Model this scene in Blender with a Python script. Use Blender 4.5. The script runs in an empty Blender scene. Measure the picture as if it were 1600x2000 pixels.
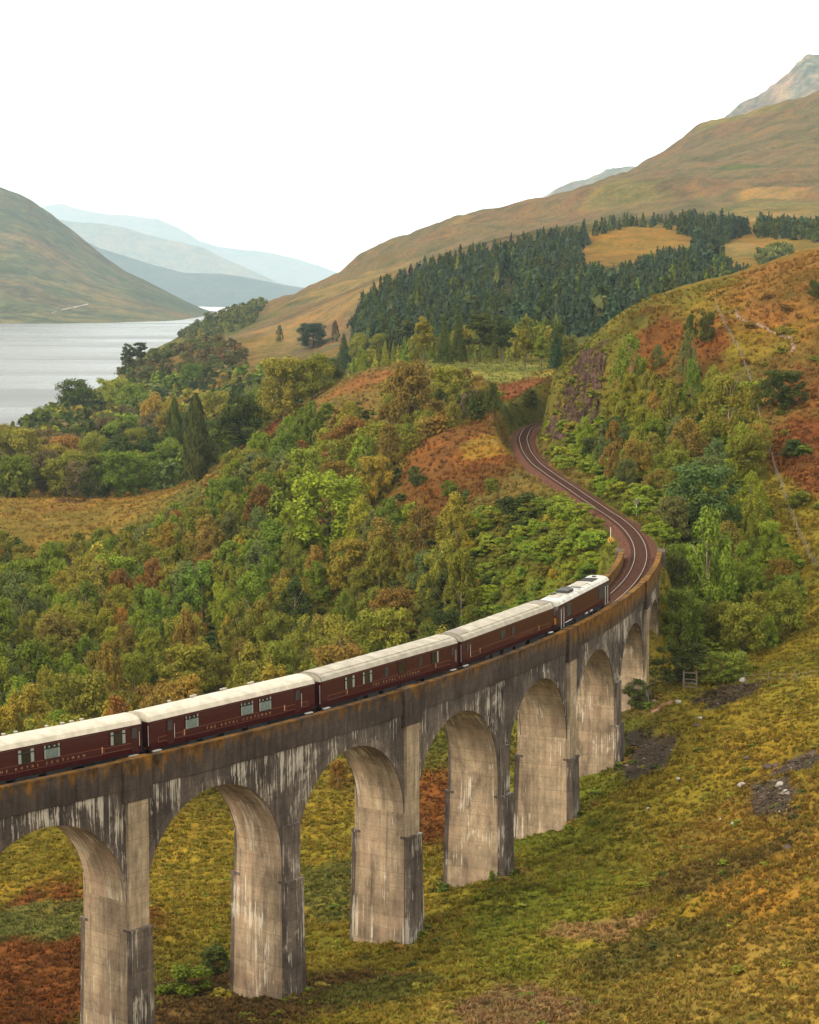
import bpy, math, random
import numpy as np
from mathutils import Vector, Matrix

random.seed(7)
RNG = np.random.default_rng(7)
scene = bpy.context.scene
COL = scene.collection
rad = math.radians

# ------------------------------------------------------------------ camera
F_PX, Y_HOR, CAM_Z = 4505.8, 573.28, 70.0       # focal length in photo pixels, horizon row, camera height
PITCH = math.atan((1000 - Y_HOR) / F_PX)
cam_d = bpy.data.cameras.new('camera')
cam_d.sensor_fit = 'HORIZONTAL'
cam_d.sensor_width = 36.0
cam_d.lens = 36.0 * F_PX / 1600
cam_d.clip_start = 1.0
cam_d.clip_end = 80000
cam = bpy.data.objects.new('camera', cam_d)
COL.objects.link(cam)
cam.location = (0, 0, CAM_Z)
cam.rotation_euler = (math.pi / 2 - PITCH, 0, 0)
scene.camera = cam

# ------------------------------------------------------------------ sky, sun, exposure
SUN_EL, SUN_AZ = 34.0, -126.0        # azimuth from the view direction, negative = to the left
SKY_LEVEL, SUN_LEVEL = 1.25, 1.5
world = bpy.data.worlds.new('World')
scene.world = world
world.use_nodes = True
wn, wl = world.node_tree.nodes, world.node_tree.links
wn.clear()
w_out = wn.new('ShaderNodeOutputWorld')
w_bg = wn.new('ShaderNodeBackground')
w_sky = wn.new('ShaderNodeTexSky')
w_sky.sky_type = 'NISHITA'
w_sky.sun_disc = False
w_sky.sun_elevation = rad(SUN_EL)
w_sky.sun_rotation = rad(SUN_AZ)
w_hs = wn.new('ShaderNodeHueSaturation')
w_hs.inputs['Saturation'].default_value = 0.12
w_hs.inputs['Value'].default_value = 0.05
w_mix = wn.new('ShaderNodeMixRGB')      # thick even cloud with a little of the clear sky's gradient behind it
w_mix.inputs['Fac'].default_value = 0.85
w_mix.inputs['Color2'].default_value = (1.0, 0.955, 0.85, 1)
wl.new(w_sky.outputs[0], w_hs.inputs['Color'])
wl.new(w_hs.outputs[0], w_mix.inputs['Color1'])
wl.new(w_mix.outputs[0], w_bg.inputs['Color'])
w_bg.inputs['Strength'].default_value = SKY_LEVEL
wl.new(w_bg.outputs[0], w_out.inputs['Surface'])

sun_d = bpy.data.lights.new('sun', 'SUN')
sun_d.energy = SUN_LEVEL
sun_d.angle = rad(14)
sun_d.color = (1.0, 0.88, 0.69)
sun = bpy.data.objects.new('sun', sun_d)
COL.objects.link(sun)
sdir = Vector((math.sin(rad(SUN_AZ)) * math.cos(rad(SUN_EL)), math.cos(rad(SUN_AZ)) * math.cos(rad(SUN_EL)), math.sin(rad(SUN_EL))))
sun.rotation_euler = sdir.to_track_quat('Z', 'Y').to_euler()
sun.location = (-60, 60, 160)

vs = scene.view_settings
vs.view_transform = 'Standard'
vs.look = 'None'
vs.exposure = 0.98
vs.gamma = 1.0
vs.use_curve_mapping = False
scene.cycles.use_denoising = True
scene.cycles.max_bounces = 5
scene.cycles.diffuse_bounces = 2
scene.cycles.transparent_max_bounces = 6
scene.cycles.volume_bounces = 0

# ------------------------------------------------------------------ small helpers
def link(name, me, mat=None, parent=None):
    o = bpy.data.objects.new(name, me)
    COL.objects.link(o)
    if mat is not None and me is not None:
        for m in (mat if isinstance(mat, (list, tuple)) else [mat]):
            me.materials.append(m)
    if parent is not None:
        o.parent = parent
    return o

def tag(o, label=None, cat=None, group=None, kind=None):
    if label: o['label'] = label
    if cat: o['category'] = cat
    if group: o['group'] = group
    if kind: o['kind'] = kind
    return o

def empty(name, loc, rz=0.0):
    o = bpy.data.objects.new(name, None)
    o.empty_display_size = 0.5
    COL.objects.link(o)
    o.location = loc
    o.rotation_euler = (0, 0, rz)
    return o

def mesh_np(name, V, Fc, smooth=False):
    """V (n,3); Fc an (m,k) index array or a list of tuples."""
    me = bpy.data.meshes.new(name)
    V = np.asarray(V, dtype=np.float32)
    if isinstance(Fc, np.ndarray):
        m, k = Fc.shape
        me.vertices.add(len(V)); me.vertices.foreach_set('co', V.ravel())
        me.loops.add(m * k); me.loops.foreach_set('vertex_index', Fc.astype(np.int32).ravel())
        me.polygons.add(m)
        me.polygons.foreach_set('loop_start', np.arange(0, m * k, k, dtype=np.int32))
        me.polygons.foreach_set('loop_total', np.full(m, k, dtype=np.int32))
        if smooth:
            me.polygons.foreach_set('use_smooth', np.ones(m, dtype=bool))
        me.update(calc_edges=True)
        me.validate()
    else:
        me.from_pydata([tuple(map(float, v)) for v in V], [], Fc)
        if smooth:
            for p in me.polygons: p.use_smooth = True
        me.update()
    return me

def set_color(me, name, C):
    a = me.color_attributes.new(name, 'FLOAT_COLOR', 'POINT')
    C = np.asarray(C, dtype=np.float32)
    if C.shape[1] == 3:
        C = np.hstack([C, np.ones((len(C), 1), np.float32)])
    a.data.foreach_set('color', C.ravel())

def set_uv(me, UV):
    """per-vertex uv"""
    a = me.attributes.new('wall', 'FLOAT_VECTOR', 'POINT')
    UV = np.asarray(UV, dtype=np.float32)
    if UV.shape[1] == 2:
        UV = np.hstack([UV, np.zeros((len(UV), 1), np.float32)])
    a.data.foreach_set('vector', UV.ravel())

class MB:
    """collects boxes, tubes, strips and turns them into ONE mesh object"""
    def __init__(s): s.v, s.f, s.uv = [], [], []
    def add(s, vs, fs, uv=None):
        n = len(s.v)
        s.v += [tuple(map(float, v)) for v in vs]
        s.uv += [tuple(u) for u in uv] if uv is not None else [(0.0, 0.0)] * len(vs)
        s.f += [tuple(n + i for i in f) for f in fs]
        return s
    def box(s, x0, x1, y0, y1, z0, z1):
        vs = [(x, y, z) for z in (z0, z1) for y in (y0, y1) for x in (x0, x1)]
        return s.add(vs, [(0, 2, 3, 1), (4, 5, 7, 6), (0, 1, 5, 4), (2, 6, 7, 3), (0, 4, 6, 2), (1, 3, 7, 5)])
    def tube(s, pts, r, n=6, r2=None):
        pts = [Vector(p) for p in pts]
        rings = []
        for i, p in enumerate(pts):
            d = (pts[min(i + 1, len(pts) - 1)] - pts[max(i - 1, 0)]).normalized()
            a = d.orthogonal().normalized(); b = d.cross(a)
            rr = r if r2 is None else r + (r2 - r) * i / max(1, len(pts) - 1)
            rings.append([p + (a * math.cos(t) + b * math.sin(t)) * rr for t in [2 * math.pi * k / n for k in range(n)]])
        vs = [v for R in rings for v in R]
        fs = []
        for i in range(len(pts) - 1):
            for k in range(n):
                fs.append((i * n + k, i * n + (k + 1) % n, (i + 1) * n + (k + 1) % n, (i + 1) * n + k))
        fs.append(tuple(range(n))[::-1]); fs.append(tuple((len(pts) - 1) * n + k for k in range(n)))
        return s.add(vs, fs)
    def cyl(s, c, axis, r, h, n=14):
        c = Vector(c); ax = Vector(axis).normalized()
        return s.tube([c - ax * h / 2, c + ax * h / 2], r, n)
    def sweep(s, prof, xs):
        """closed profile [(y,z)] swept along X"""
        n = len(prof)
        vs = [(x, y, z) for x in xs for (y, z) in prof]
        fs = []
        for i in range(len(xs) - 1):
            for k in range(n):
                fs.append((i * n + k, (i + 1) * n + k, (i + 1) * n + (k + 1) % n, i * n + (k + 1) % n))
        fs.append(tuple(range(n))); fs.append(tuple((len(xs) - 1) * n + k for k in range(n))[::-1])
        return s.add(vs, fs)
    def build(s, name, mat=None, parent=None, smooth=False, uv=False):
        me = bpy.data.meshes.new(name)
        me.from_pydata(s.v, [], s.f)
        if smooth:
            for p in me.polygons: p.use_smooth = True
        me.update()
        if uv: set_uv(me, s.uv)
        return link(name, me, mat, parent)

def hash2(ix, iy, seed):
    h = (ix.astype(np.int64) * 374761393 + iy.astype(np.int64) * 668265263 + seed * 1442695041) & 0xFFFFFFFF
    h = ((h ^ (h >> 13)) * 1274126177) & 0xFFFFFFFF
    return ((h ^ (h >> 16)) & 0xFFFF) / 65535.0

def vnoise(x, y, seed=0):
    x = np.asarray(x, float); y = np.asarray(y, float)
    ix, iy = np.floor(x), np.floor(y)
    fx, fy = x - ix, y - iy
    fx = fx * fx * (3 - 2 * fx); fy = fy * fy * (3 - 2 * fy)
    a, b = hash2(ix, iy, seed), hash2(ix + 1, iy, seed)
    c, d = hash2(ix, iy + 1, seed), hash2(ix + 1, iy + 1, seed)
    return (a * (1 - fx) + b * fx) * (1 - fy) + (c * (1 - fx) + d * fx) * fy

def fbm(x, y, octaves=4, seed=0, gain=0.5):
    s, a, n = 0.0, 1.0, 0.0
    for o in range(octaves):
        s = s + a * (vnoise(x * 2 ** o, y * 2 ** o, seed + o * 17) - 0.5)
        n += a; a *= gain
    return s / n * 2

# ray of a photo pixel
CT, ST = math.cos(PITCH), math.sin(PITCH)
def ray(px, py):
    u, v = (px - 800) / F_PX, (1000 - py) / F_PX
    return np.array([u, CT + v * ST, -ST + v * CT])
def P(px, py, Y):
    r = ray(px, py)
    return np.array([0, 0, CAM_Z]) + r * (Y / r[1])
def to_px(X):
    X = np.asarray(X, float)
    x, y, z = X[..., 0], X[..., 1], X[..., 2] - CAM_Z
    d = y * CT - z * ST; v = y * ST + z * CT
    return 800 + F_PX * x / d, 1000 - F_PX * v / d

# ------------------------------------------------------------------ materials
def new_mat(name):
    m = bpy.data.materials.new(name)
    m.use_nodes = True
    nt = m.node_tree
    return m, nt, nt.nodes, nt.links, nt.nodes['Principled BSDF']

def node(nt, typ, **kw):
    n = nt.nodes.new(typ)
    for k, v in kw.items():
        if k in n.inputs.keys() if isinstance(k, str) else False:
            n.inputs[k].default_value = v
        else:
            setattr(n, k, v)
    return n

def noise(nt, vec, scale, detail=4, rough=0.55, dist=0.0):
    n = nt.nodes.new('ShaderNodeTexNoise')
    n.inputs['Scale'].default_value = scale
    n.inputs['Detail'].default_value = detail
    n.inputs['Roughness'].default_value = rough
    n.inputs['Distortion'].default_value = dist
    if vec is not None: nt.links.new(vec, n.inputs['Vector'])
    return n.outputs['Fac']

def ramp(nt, fac, stops):
    r = nt.nodes.new('ShaderNodeValToRGB')
    els = r.color_ramp.elements
    while len(els) < len(stops): els.new(0.5)
    for e, (p, c) in zip(els, stops):
        e.position = p
        e.color = (*c, 1) if len(c) == 3 else c
    nt.links.new(fac, r.inputs['Fac'])
    return r.outputs['Color']

def mixc(nt, fac, a, b, mode='MIX'):
    n = nt.nodes.new('ShaderNodeMixRGB')
    n.blend_type = mode
    for sock, v in ((n.inputs['Fac'], fac), (n.inputs['Color1'], a), (n.inputs['Color2'], b)):
        if hasattr(v, 'is_linked') or isinstance(v, bpy.types.NodeSocket): nt.links.new(v, sock)
        elif isinstance(v, (int, float)): sock.default_value = v
        else: sock.default_value = (*v, 1)
    return n.outputs['Color']

def mth(nt, op, a, b=0.0):
    n = nt.nodes.new('ShaderNodeMath'); n.operation = op
    for sock, v in zip(n.inputs, (a, b)):
        if isinstance(v, bpy.types.NodeSocket): nt.links.new(v, sock)
        else: sock.default_value = v
    return n.outputs[0]

def scaled(nt, vec, sc):
    m = nt.nodes.new('ShaderNodeMapping'); m.vector_type = 'POINT'
    m.inputs['Scale'].default_value = sc
    nt.links.new(vec, m.inputs['Vector'])
    return m.outputs['Vector']

def attr(nt, name, typ='GEOMETRY'):
    a = nt.nodes.new('ShaderNodeAttribute'); a.attribute_name = name; a.attribute_type = typ
    return a
def obj_co(nt):
    return nt.nodes.new('ShaderNodeTexCoord').outputs['Object']
def bump(nt, h, bsdf, strength=0.4, dist=0.1):
    b = nt.nodes.new('ShaderNodeBump')
    b.inputs['Strength'].default_value = strength
    b.inputs['Distance'].default_value = dist
    nt.links.new(h, b.inputs['Height']); nt.links.new(b.outputs['Normal'], bsdf.inputs['Normal'])

def plain(name, col, rough=0.6, metal=0.0, grain=0.25, gscale=3.0, spec=0.4):
    m, nt, N, L, B = new_mat(name)
    co = obj_co(nt)
    f = noise(nt, co, gscale, 5)
    c0 = tuple(c * (1 - grain) for c in col); c1 = tuple(min(1, c * (1 + grain)) for c in col)
    L.new(ramp(nt, f, [(0.3, c0), (0.7, c1)]), B.inputs['Base Color'])
    B.inputs['Roughness'].default_value = rough
    B.inputs['Metallic'].default_value = metal
    B.inputs['Specular IOR Level'].default_value = spec
    return m

def mat_terrain(name, bump_d=0.6, near=True):
    m, nt, N, L, B = new_mat(name)
    co = obj_co(nt)
    base = attr(nt, 'ground').outputs['Color']
    n0 = noise(nt, scaled(nt, co, (1, .7, 1)), 0.011 if near else 0.0028, 9, 0.66, 0.8)
    n1 = noise(nt, co, 0.045 if near else 0.008, 6, 0.62, 0.4)
    n2 = noise(nt, co, 0.35 if near else 0.03, 6, 0.65, 0.6)
    n3 = noise(nt, co, 2.2 if near else 0.15, 4, 0.6)
    c = mixc(nt, 0.55 if near else 0.9, base, ramp(nt, n0, [(0.36, (0.42, 0.55, 0.50)), (0.46, (0.86, 0.98, 0.86)), (0.53, (1.08, 1.0, 0.92)), (0.58, (1.12, 0.90, 0.84)), (0.66, (0.80, 0.66, 0.66))]), 'MULTIPLY')
    c = mixc(nt, 0.85, c, ramp(nt, n1, [(0.36, (0.58, 0.70, 0.58)), (0.5, (1, 1, 1)), (0.64, (1.32, 1.10, 0.85))] if near else [(0.40, (0.52, 0.62, 0.60)), (0.5, (1, 1, 1)), (0.60, (1.45, 1.2, 0.95))]), 'MULTIPLY')
    c = mixc(nt, 0.9, c, ramp(nt, n2, [(0.28 if near else 0.38, (0.50, 0.55, 0.52)), (0.48, (0.95, 0.97, 0.95)), (0.72 if near else 0.62, (1.45, 1.35, 1.2))]), 'MULTIPLY')
    c = mixc(nt, 0.8, c, ramp(nt, n3, [(0.3, (0.62, 0.62, 0.62)), (0.7, (1.38, 1.36, 1.3))]), 'MULTIPLY')
    L.new(c, B.inputs['Base Color'])
    B.inputs['Roughness'].default_value = 0.95
    B.inputs['Specular IOR Level'].default_value = 0.02
    h = mth(nt, 'ADD', n2, mth(nt, 'MULTIPLY', n3, 0.35))
    h = mth(nt, 'ADD', h, mth(nt, 'MULTIPLY', n0, 9.0 if near else 14.0))
    bump(nt, h, B, 0.8, bump_d)
    return m
M_TERRAIN = mat_terrain('heath_grass')
M_HILL = mat_terrain('far_hillside', 6.0, near=False)

def mat_concrete(name, base, dark, streak_amt, streak_col=(0.46, 0.41, 0.34), boards=0.0, moss=0.0, warm=None, soot_amt=0.6):
    """'wall' attribute: x along the wall in metres, y height in metres relative to the rails"""
    m, nt, N, L, B = new_mat(name)
    wv = attr(nt, 'wall').outputs['Vector']
    big = noise(nt, scaled(nt, wv, (0.16, 0.12, 1)), 1.0, 5, 0.6, 0.5)
    mid = noise(nt, scaled(nt, wv, (1.1, 0.5, 1)), 1.0, 6, 0.65)
    fine = noise(nt, scaled(nt, wv, (5, 5, 1)), 1.0, 4, 0.6)
    vert = noise(nt, scaled(nt, wv, (2.4, 0.09, 1)), 1.0, 4, 0.6)
    c = ramp(nt, big, [(0.32, dark), (0.62, base)])
    c = mixc(nt, 0.75, c, ramp(nt, vert, [(0.3, (0.55, 0.53, 0.53)), (0.6, (1.15, 1.12, 1.08))]), 'MULTIPLY')
    c = mixc(nt, 0.7, c, ramp(nt, mid, [(0.3, (0.48, 0.46, 0.44)), (0.68, (1.38, 1.35, 1.30))]), 'MULTIPLY')
    c = mixc(nt, 0.5, c, ramp(nt, fine, [(0.3, (0.7, 0.7, 0.7)), (0.7, (1.3, 1.3, 1.3))]), 'MULTIPLY')
    if warm is not None:
        wn_ = noise(nt, scaled(nt, wv, (0.3, 0.2, 1)), 1.3, 3)
        c = mixc(nt, ramp(nt, wn_, [(0.5, (0, 0, 0)), (0.7, (0.7, 0.7, 0.7))]), c, warm)
    if boards > 0:
        bw = nt.nodes.new('ShaderNodeTexWave'); bw.wave_type = 'BANDS'; bw.bands_direction = 'Y'
        bw.inputs['Scale'].default_value = 0.42; bw.inputs['Distortion'].default_value = 0.6; bw.inputs['Detail'].default_value = 2
        L.new(wv, bw.inputs['Vector'])
        c = mixc(nt, boards, c, ramp(nt, bw.outputs['Fac'], [(0.0, (0.55, 0.52, 0.5)), (0.10, (1, 1, 1)), (1, (1.05, 1.05, 1.05))]), 'MULTIPLY')
    sy = nt.nodes.new('ShaderNodeSeparateXYZ'); L.new(wv, sy.inputs[0])
    wob = noise(nt, scaled(nt, wv, (0.25, 0.1, 1)), 1.0, 2)
    fr = mth(nt, 'FRACT', mth(nt, 'ADD', mth(nt, 'MULTIPLY', sy.outputs['Y'], 0.78), mth(nt, 'MULTIPLY', wob, 0.25)))
    ln = ramp(nt, fr, [(0.0, (0.45, 0.42, 0.40)), (0.045, (0.6, 0.58, 0.56)), (0.075, (1, 1, 1)), (1.0, (1.06, 1.05, 1.04))])
    lift = mth(nt, 'FLOOR', mth(nt, 'ADD', mth(nt, 'MULTIPLY', sy.outputs['Y'], 0.78), mth(nt, 'MULTIPLY', wob, 0.25)))
    wn2 = nt.nodes.new('ShaderNodeTexWhiteNoise'); wn2.noise_dimensions = '1D'; L.new(lift, wn2.inputs['W'])
    c = mixc(nt, mth(nt, 'MULTIPLY', mth(nt, 'SUBTRACT', mid, 0.25), 1.5), c, ln, 'MULTIPLY')
    c = mixc(nt, 0.5, c, ramp(nt, wn2.outputs['Value'], [(0, (0.80, 0.79, 0.78)), (1, (1.16, 1.15, 1.12))]), 'MULTIPLY')
    soot = noise(nt, scaled(nt, wv, (0.55, 0.20, 1)), 1.0, 6, 0.7, 0.6)
    c = mixc(nt, ramp(nt, soot, [(0.54, (0, 0, 0)), (0.66, (soot_amt,) * 3)]), c, (0.030, 0.026, 0.025))
    # lime runs: thin pale vertical streaks, in patches
    s1 = noise(nt, scaled(nt, wv, (5.0, 0.17, 1)), 1.0, 5, 0.70, 0.6)
    pat = noise(nt, scaled(nt, wv, (0.30, 0.22, 1)), 1.0, 4, 0.65, 0.5)
    wvn = nt.nodes.new('ShaderNodeSeparateXYZ'); L.new(wv, wvn.inputs[0])
    lo = mth(nt, 'GREATER_THAN', -1.4, wvn.outputs['Y'])          # runs start under the parapet band
    st = mth(nt, 'ADD', s1, mth(nt, 'MULTIPLY', mth(nt, 'SUBTRACT', pat, 0.5), 0.85))
    mask = ramp(nt, st, [(0.63 - streak_amt, (0, 0, 0)), (0.71 - streak_amt, (1, 1, 1))])
    mask = mth(nt, 'MULTIPLY', mask, mth(nt, 'MULTIPLY', lo, 0.78))
    c = mixc(nt, mask, c, streak_col)
    if moss > 0:
        mn = noise(nt, scaled(nt, wv, (1.3, 0.42, 1)), 1.0, 6, 0.72, 0.6)
        along = attr(nt, 'moss').outputs['Fac']
        hgt = nt.nodes.new('ShaderNodeMapRange')
        L.new(wvn.outputs['Y'], hgt.inputs['Value'])
        hgt.inputs['From Min'].default_value = -1.6; hgt.inputs['From Max'].default_value = 0.9
        k = mth(nt, 'ADD', mth(nt, 'MULTIPLY', hgt.outputs[0], 0.38), mn)
        k = mth(nt, 'ADD', k, mth(nt, 'MULTIPLY', along, 0.22))
        c = mixc(nt, ramp(nt, k, [(0.78, (0, 0, 0)), (0.93, (0.92, 0.92, 0.92))]), c,
                 ramp(nt, mid, [(0.34, (0.030, 0.017, 0.007)), (0.62, (0.190, 0.088, 0.012))]))
    L.new(c, B.inputs['Base Color'])
    B.inputs['Roughness'].default_value = 0.9
    B.inputs['Specular IOR Level'].default_value = 0.08
    bump(nt, mth(nt, 'ADD', mid, mth(nt, 'MULTIPLY', fine, 0.5)), B, 0.5, 0.08)
    return m
M_FACE = mat_concrete('weathered_concrete', (0.108, 0.090, 0.078), (0.047, 0.038, 0.034), 0.075)
M_BAND = mat_concrete('mossy_parapet_concrete', (0.080, 0.062, 0.052), (0.036, 0.028, 0.024), -0.05, moss=1.0)
M_PALE = mat_concrete('pale_shuttered_concrete', (0.355, 0.280, 0.195), (0.165, 0.126, 0.088), 0.02, boards=0.16, streak_col=(0.56, 0.49, 0.39), warm=(0.34, 0.23, 0.155), soot_amt=0.35)
M_SOFFIT = mat_concrete('soffit_concrete', (0.36, 0.29, 0.20), (0.22, 0.17, 0.115), -0.05, boards=0.25, streak_col=(0.66, 0.58, 0.46))
M_PIL = mat_concrete('pilaster_concrete', (0.138, 0.112, 0.094), (0.046, 0.037, 0.034), 0.06)
M_KING = mat_concrete('cleaned_pilaster_concrete', (0.345, 0.275, 0.192), (0.22, 0.175, 0.122), -0.02, soot_amt=0.2)

M_RAIL = plain('rail_steel', (0.34, 0.24, 0.19), 0.36, 0.7, 0.1)
M_RAILWEB = plain('rusty_rail_web', (0.10, 0.05, 0.035), 0.8, 0, 0.2)
M_SLEEPER = plain('sleeper', (0.050, 0.026, 0.018), 0.9, 0, 0.3, 3, 0.02)
M_BALLAST = plain('rusty_ballast', (0.086, 0.037, 0.024), 0.95, 0, 0.65, 3.5, 0.02)

def mat_leaf(name, use_attr=False, trans=0.22, isl=((0.66, 0.72, 0.66), (1.38, 1.30, 1.15))):
    m, nt, N, L, B = new_mat(name)
    if use_attr:
        col = attr(nt, 'tint').outputs['Color']
    else:
        col = nt.nodes.new('ShaderNodeObjectInfo').outputs['Color']
    geo = nt.nodes.new('ShaderNodeNewGeometry')
    co = obj_co(nt)
    n = noise(nt, co, 0.9, 3)
    c = mixc(nt, 0.85, col, ramp(nt, n, [(0.3, (0.66, 0.74, 0.62)), (0.7, (1.34, 1.22, 1.1))]), 'MULTIPLY')
    c = mixc(nt, 0.8, c, ramp(nt, geo.outputs['Random Per Island'], [(0.0, isl[0]), (0.5, (1, 1, 1)), (1.0, isl[1])]), 'MULTIPLY')
    L.new(c, B.inputs['Base Color'])
    B.inputs['Roughness'].default_value = 0.7
    B.inputs['Specular IOR Level'].default_value = 0.03
    tr = nt.nodes.new('ShaderNodeBsdfTranslucent')
    L.new(c, tr.inputs['Color'])
    mx = nt.nodes.new('ShaderNodeMixShader'); mx.inputs[0].default_value = trans
    L.new(B.outputs[0], mx.inputs[1]); L.new(tr.outputs[0], mx.inputs[2])
    L.new(mx.outputs[0], nt.nodes['Material Output'].inputs['Surface'])
    return m
M_LEAF = mat_leaf('leaves')
M_LEAF_ATTR = mat_leaf('leaves_by_plant', True)
M_BARK = plain('brown_bark', (0.085, 0.062, 0.045), 0.9)
M_BIRCH_BARK = plain('pale_birch_bark', (0.30, 0.22, 0.15), 0.8, 0, 0.5, 6)
M_ROCK = plain('dark_schist', (0.085, 0.062, 0.052), 0.9, 0, 0.55, 0.6, 0.05)
M_PALE_ROCK = plain('pale_quartz_rock', (0.30, 0.27, 0.24), 0.8, 0, 0.4, 2.0)

# ------------------------------------------------------------------ track centreline
CX, CY, RAD, Z0, GR = -164.486, 308.524, 194.628, CAM_Z - 32.22, 0.027407
S0, BAY = -146.95, 16.7371
S_CIRC = 20.0
_pts = []
a_end = S_CIRC / RAD
_pts.append((S_CIRC, CX + RAD * math.cos(a_end), CY + RAD * math.sin(a_end), Z0 + GR * S_CIRC))
for (px, py) in [(1150, 976), (1117, 953), (1082, 930), (1047, 905), (1028, 880), (1021, 856), (1030, 836), (1052, 825)]:
    s_, x_, y_, z_ = _pts[-1]
    ds = 15.0
    for _ in range(12):
        z = Z0 + GR * (s_ + ds)
        r = ray(px, py); t = (z - CAM_Z) / r[2]
        q = np.array([0, 0, CAM_Z]) + r * t
        ds = math.hypot(q[0] - x_, q[1] - y_)
    _pts.append((s_ + ds, q[0], q[1], z))
s_, x_, y_, z_ = _pts[-1]
for k in range(1, 5):
    _pts.append((s_ + 16 * k, x_ + 10 * k + 1.2 * k * k, y_ + 12.5 * k - 1.0 * k * k, z_ + GR * 16 * k))
_pa = np.array(_pts)
def _spline(ss):
    """circle up to S_CIRC, smoothed polyline beyond"""
    ss = np.asarray(ss, float)
    a = ss / RAD
    x = CX + RAD * np.cos(a); y = CY + RAD * np.sin(a)
    m = ss > S_CIRC
    if m.any():
        K = np.concatenate([[S_CIRC - 20, S_CIRC - 10], _pa[:, 0]])
        ak = K[:2] / RAD
        KX = np.concatenate([CX + RAD * np.cos(ak), _pa[:, 1]]); KY = np.concatenate([CY + RAD * np.sin(ak), _pa[:, 2]])
        acc = np.zeros_like(ss); ax = np.zeros_like(ss); ay = np.zeros_like(ss)
        for d in np.linspace(-9, 9, 13):
            w = 1 - abs(d) / 10
            q = ss + d
            aq = q / RAD
            xx = np.where(q < S_CIRC, CX + RAD * np.cos(aq), np.interp(q, K, KX)); yy = np.where(q < S_CIRC, CY + RAD * np.sin(aq), np.interp(q, K, KY))
            ax += w * xx; ay += w * yy; acc += w
        bl = np.clip((ss - S_CIRC) / 12, 0, 1)
        x = np.where(m, x * (1 - bl) + bl * ax / acc, x); y = np.where(m, y * (1 - bl) + bl * ay / acc, y)
    return x, y
S_TAB = np.arange(-330, _pa[-1, 0] - 10, 1.0)
TX, TY = _spline(S_TAB)
S_MAX = S_TAB[-1]
TDX, TDY = np.gradient(TX), np.gradient(TY)
_n = np.hypot(TDX, TDY); TDX /= _n; TDY /= _n
def track(s, off=0.0, dz=0.0):
    """off > 0 is the outer (camera) side"""
    s = np.asarray(s, float)
    x, y = np.interp(s, S_TAB, TX), np.interp(s, S_TAB, TY)
    dx, dy = np.interp(s, S_TAB, TDX), np.interp(s, S_TAB, TDY)
    return np.stack([x + dy * off, y - dx * off, Z0 + GR * s + dz + 0 * x], -1)
S_ABUT = S0 + 7 * BAY           # face of the abutment
S_WING = S_ABUT + 9.0           # far end of the abutment

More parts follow.
